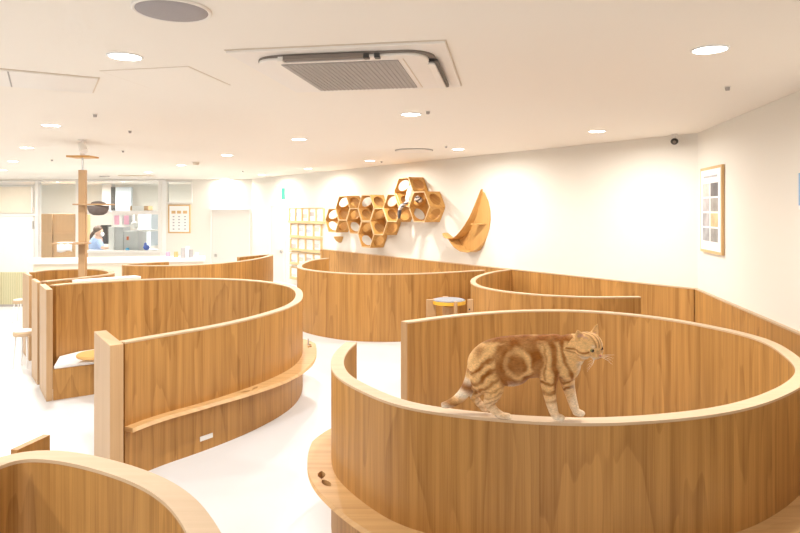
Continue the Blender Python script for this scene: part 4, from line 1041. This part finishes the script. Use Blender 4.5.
# ticking
colr *= (1+.24*nz4+.10*nz2)[:, None]
# pink inside the ears
earin = head & (hu > .036) & (hf > -.004) & (abs(hx_) > .026) & (abs(hx_) < .056)
colr = np.where(earin[:, None], colr*.35+np.array([.62,.33,.26])*.65, colr)
colr = np.clip(colr, 0, 1)
at = cat_me.color_attributes.new('fur', 'FLOAT_COLOR', 'POINT'); at.data.foreach_set('color', np.c_[colr, np.ones(len(co))].astype(np.float32).ravel())
cat_me.materials.append(fur_mat('tabby_fur'))
cat = bpy.data.objects.new('cat', cat_me); COL.objects.link(cat); cat.location = org; cat.rotation_euler = (0, 0, math.atan2(tg.y, tg.x))
zmin = float(np.sort(co[:, 2])[60]); cat.location.z -= zmin-.001
tag(cat, 'orange marbled tabby cat walking along the enclosure rim', 'cat')
def catpart(name, vf, mat, sm=True):
    v, f = vf; me = bpy.data.meshes.new(name); me.from_pydata([tuple(x) for x in v], [], f); me.materials.append(mat)
    bm = bmesh.new(); bm.from_mesh(me); bmesh.ops.recalc_face_normals(bm, faces=bm.faces); bm.to_mesh(me); bm.free()
    for p in me.polygons: p.use_smooth = sm
    o = bpy.data.objects.new(name, me); COL.objects.link(o); o.parent = cat; return o
M['eye'] = flat('cat_eye', (.30, .26, .08), .08, spec=.8); M['pupil'] = flat('pupil', (.006, .005, .005), .05, spec=.8)
M['nose'] = flat('pink_nose', (.62, .22, .15), .45); M['mouth'] = flat('mouth_line', (.25, .10, .05), .7); M['whisk'] = flat('whisker', (.9, .88, .84), .5)
for s in (-1, 1):
    e = HL(s*.0215, .0435, .004); eo = catpart('eye', ell_vf(e, (.0098,.0075,.0092), 16, 12, HR), M['eye'])
    eo2 = catpart('pupil', ell_vf(HL(s*.0222, .0490, .0035), (.0058,.0028,.0072), 12, 10, HR), M['pupil'])
    eo2.parent = eo
    W = []
    for k in range(4):
        a0 = HL(s*.017, .058, -.016-.003*k); a1 = HL(s*.038, .070, -.014-.007*k); a2 = HL(s*.064, .072, -.018-.013*k)
        W.append(tube_vf([a0, a1, a2], [.0005, .0004, .00015], 5))
    catpart('whiskers', merge(*W), M['whisk'])
catpart('nose', ell_vf(HL(0, .0655, -.0115), (.0058,.004,.0042), 12, 8, HR), M['nose'])
catpart('mouth', merge(tube_vf([HL(-.011,.058,-.0265), HL(-.005,.065,-.0245), HL(0,.0668,-.0195)], .0008, 6), tube_vf([HL(.011,.058,-.0265), HL(.005,.065,-.0245), HL(0,.0668,-.0195)], .0008, 6)), M['mouth'])

# ------------------------------------------------------------ white cat in the honeycomb
(tH, b7, U7, N7) = LB[(0, 0)]; (tH6, b6, U6, N6) = LB[(-1, 1)]
def W7(px, py, off): return BWall.pt(px, py, off)
parts = []
def chain(L_, n=16):
    P = catmull([tuple(BWall.pt(a, b, o))+(r,) for a, b, o, r in L_], 6); return tube_vf([Vector(p[:3]) for p in P], [float(p[3]) for p in P], n)
floor6 = b6-Vector((0,0,RB*.866-.03))
parts.append(chain([(411,187,.17,.05),(411.5,190,.19,.075),(411.0,195,.20,.09),(410.0,199.5,.20,.085),(409,202,.2,.06)]))
parts.append(chain([(412,194,.17,.06),(415,197,.18,.055),(418.5,199.5,.20,.05)]))
hw = BWall.pt(418.8, 199.6, .24)
parts.append(ell_vf(hw, (.062,.058,.055)))
FW_ = (BWall.n*.75+BWall.u*-.1+Vector((0,0,-.75))).normalized()
parts.append(ell_vf(hw+FW_*.045, (.03,.03,.026)))
parts.append(chain([(409.5,201.5,.30,.032),(405.5,203.2,.35,.026),(402.2,205.5,.37,.032),(400.0,209.5,.38,.034),(399.2,214,.38,.034),(399.0,218.6,.375,.02)], 12))
sR = Vector((0,0,1)).cross(FW_).normalized()
upH = FW_.cross(sR).normalized()
if upH.z < 0: upH = -upH
for s in (-1, 1):
    b_ = hw+sR*s*.035+upH*.035; V, Fa = cyl_vf(b_, .024, .04, 10, r2=.003, axis=upH+sR*s*.35); parts.append((V, Fa))
wme = fuse(parts, .008, 3)
co2 = np.empty(len(wme.vertices)*3); wme.vertices.foreach_get('co', co2); co2 = co2.reshape(-1, 3)
pxs = co2[:, 0]/co2[:, 1]*F+CX; pys = HY+(CZ-co2[:, 2])/co2[:, 1]*F
hd = co2-np.array(hw); lat = hd@np.array(sR); up_ = hd@np.array(upH); fwd = hd@np.array(FW_)
cw2 = np.tile(np.array([.86,.82,.78]), (len(co2), 1)); dk = np.array([.055,.045,.045])
inhead = np.linalg.norm(hd, axis=1) < .1
md_ = inhead & ((fwd > .048) | ((np.abs(lat) > .02) & (up_ > .012) & (up_ < .034)) | (up_ > .055))
tl2 = (pxs < 408) & (pys > 201)
stripe = tl2 & (((pys > 202.5) & (pxs > 401.5)) & (np.sin(pys*2.2) > .2) | (pys > 210))
cw2[md_] = dk; cw2[tl2] = np.array([.62,.57,.53]); cw2[stripe] = np.array([.13,.12,.12])
at = wme.color_attributes.new('fur', 'FLOAT_COLOR', 'POINT'); at.data.foreach_set('color', np.c_[cw2, np.ones(len(co2))].astype(np.float32).ravel())
wme.materials.append(fur_mat('white_fur'))
wb = Vector(b6); 
for v_ in wme.vertices: v_.co = v_.co-wb
wc = bpy.data.objects.new('cat', wme); COL.objects.link(wc); wc.location = wb
tag(wc, 'white cat with dark face and hanging grey tail inside the honeycomb shelves', 'cat')
for s in (-1, 1):
    v, f = ell_vf(hw+FW_*.05+sR*s*.024+upH*.014, (.009,.009,.009), 10, 8); mesh_obj('eye', v, f, M['eye'], wc, smooth=True)

# ------------------------------------------------------------ office worker
o_ = -1.0
def OP(px, py, off=o_): return FWall.pt(px, py, off)
k = OP(95, 240).y/F
def pch(L_, n=14):
    P = catmull([tuple(OP(a, b, o_+d))+(r1*k, r2*k) for a, b, d, r1, r2 in L_], 6)
    return tube_vf([Vector(p[:3]) for p in P], [(float(p[3]), float(p[4])) for p in P], n, side=(0,1,0))
torso = [pch([(97,272,0,6,6),(97,260,0,6,6.2),(96.3,250,0,6.2,6.2),(96.6,243,0,6.4,6),(98,238,0,5,4.2),(98.8,235.5,0,2.2,2.2)])]
head_ = [ell_vf(OP(98.8,231.5), (4.0*k,4.0*k,4.9*k)), pch([(98.5,238.5,0,2,2),(98.8,234,0,2,2)]), ell_vf(OP(101,233.4), (2.2*k,2.4*k,2.6*k))]
arms = [pch([(98.5,241,.15,2.4,2.6),(101,245,.22,2.1,2.2),(103,247.6,.28,1.8,1.9),(107,247.5,.3,1.2,1.3),(109.3,247.4,.3,1.1,1.0)]), pch([(96,241,-.15,2.4,2.6),(99,246,-.2,2,2),(104,248,-.2,1.5,1.5),(108.5,248,-.2,1.1,1.0)])]
hand = []
for a_, d_ in ((109.3, .3), (108.5, -.2)):
    c0 = OP(a_+1, 247.5, o_+d_); hand.append(ell_vf(c0, (.045,.04,.018)))
    for q in range(4): hand.append(tube_vf([c0+Vector((.02,(q-1.5)*.018,0)), c0+Vector((.06,(q-1.5)*.02,-.002)), c0+Vector((.085-.006*abs(q-1.3),(q-1.5)*.02,-.014))], .0085, 8))
    hand.append(tube_vf([c0+Vector((-.015,.03,0)), c0+Vector((.025,.055,.002))], .009, 8))
pm = fuse(torso+head_+arms+hand, .012, 3)
pb = OP(97, 262); 
for v_ in pm.vertices: v_.co = v_.co-pb
pm.materials.append(M['skin']); per = bpy.data.objects.new('person', pm); COL.objects.link(per); per.location = pb
tag(per, 'person in pale blue shirt and face mask bent over work behind the glass', 'person')
sh_ = [pch([(97,273,0,6.4,6.5),(97,260,0,6.5,6.7),(96.3,250,0,6.7,6.7),(96.3,243,0,7.0,6.5),(97.6,238.5,0,5.6,4.6),(98.2,236.6,0,3.0,3.0)]), pch([(98.5,241,.15,3,3.1),(101,245,.22,2.7,2.7),(102.8,247.2,.27,2.5,2.5)]), pch([(96,241,-.15,3,3.1),(99,246,-.2,2.6,2.6),(101,247,-.2,2.3,2.3)])]
sm_ = fuse(sh_, .014, 2)
for v_ in sm_.vertices: v_.co = v_.co-pb
sm_.materials.append(M['shirt']); q = bpy.data.objects.new('shirt', sm_); COL.objects.link(q); q.parent = per
hm = fuse([ell_vf(OP(98.0,229.7), (4.5*k,4.7*k,4.5*k)), pch([(95.3,231.5,0,2,2),(92.5,234,0,1.7,1.7),(90.8,237.5,0,1.2,1.2),(90.2,240,0,.5,.5)])], .012, 2)
for v_ in hm.vertices: v_.co = v_.co-pb
bm = bmesh.new(); bm.from_mesh(hm); bm.to_mesh(hm); bm.free()
hm.materials.append(M['hair']); q = bpy.data.objects.new('hair', hm); COL.objects.link(q); q.parent = per
v, f = ell_vf(OP(102.2,234.3), (1.9*k,2.6*k,2.3*k)); mesh_obj('face_mask', v, f, M['paper'], per, smooth=True)
v, f = ell_vf(OP(103.1,231.0,o_+.12), (.02,.02,.02)); mesh_obj('eye', v, f, M['dark'], per, smooth=True)
v, f = FWall.pbox(91.5, 105, 253, 257, -1.1, -.85); mesh_obj('trousers', v, f, M['dark'], per)
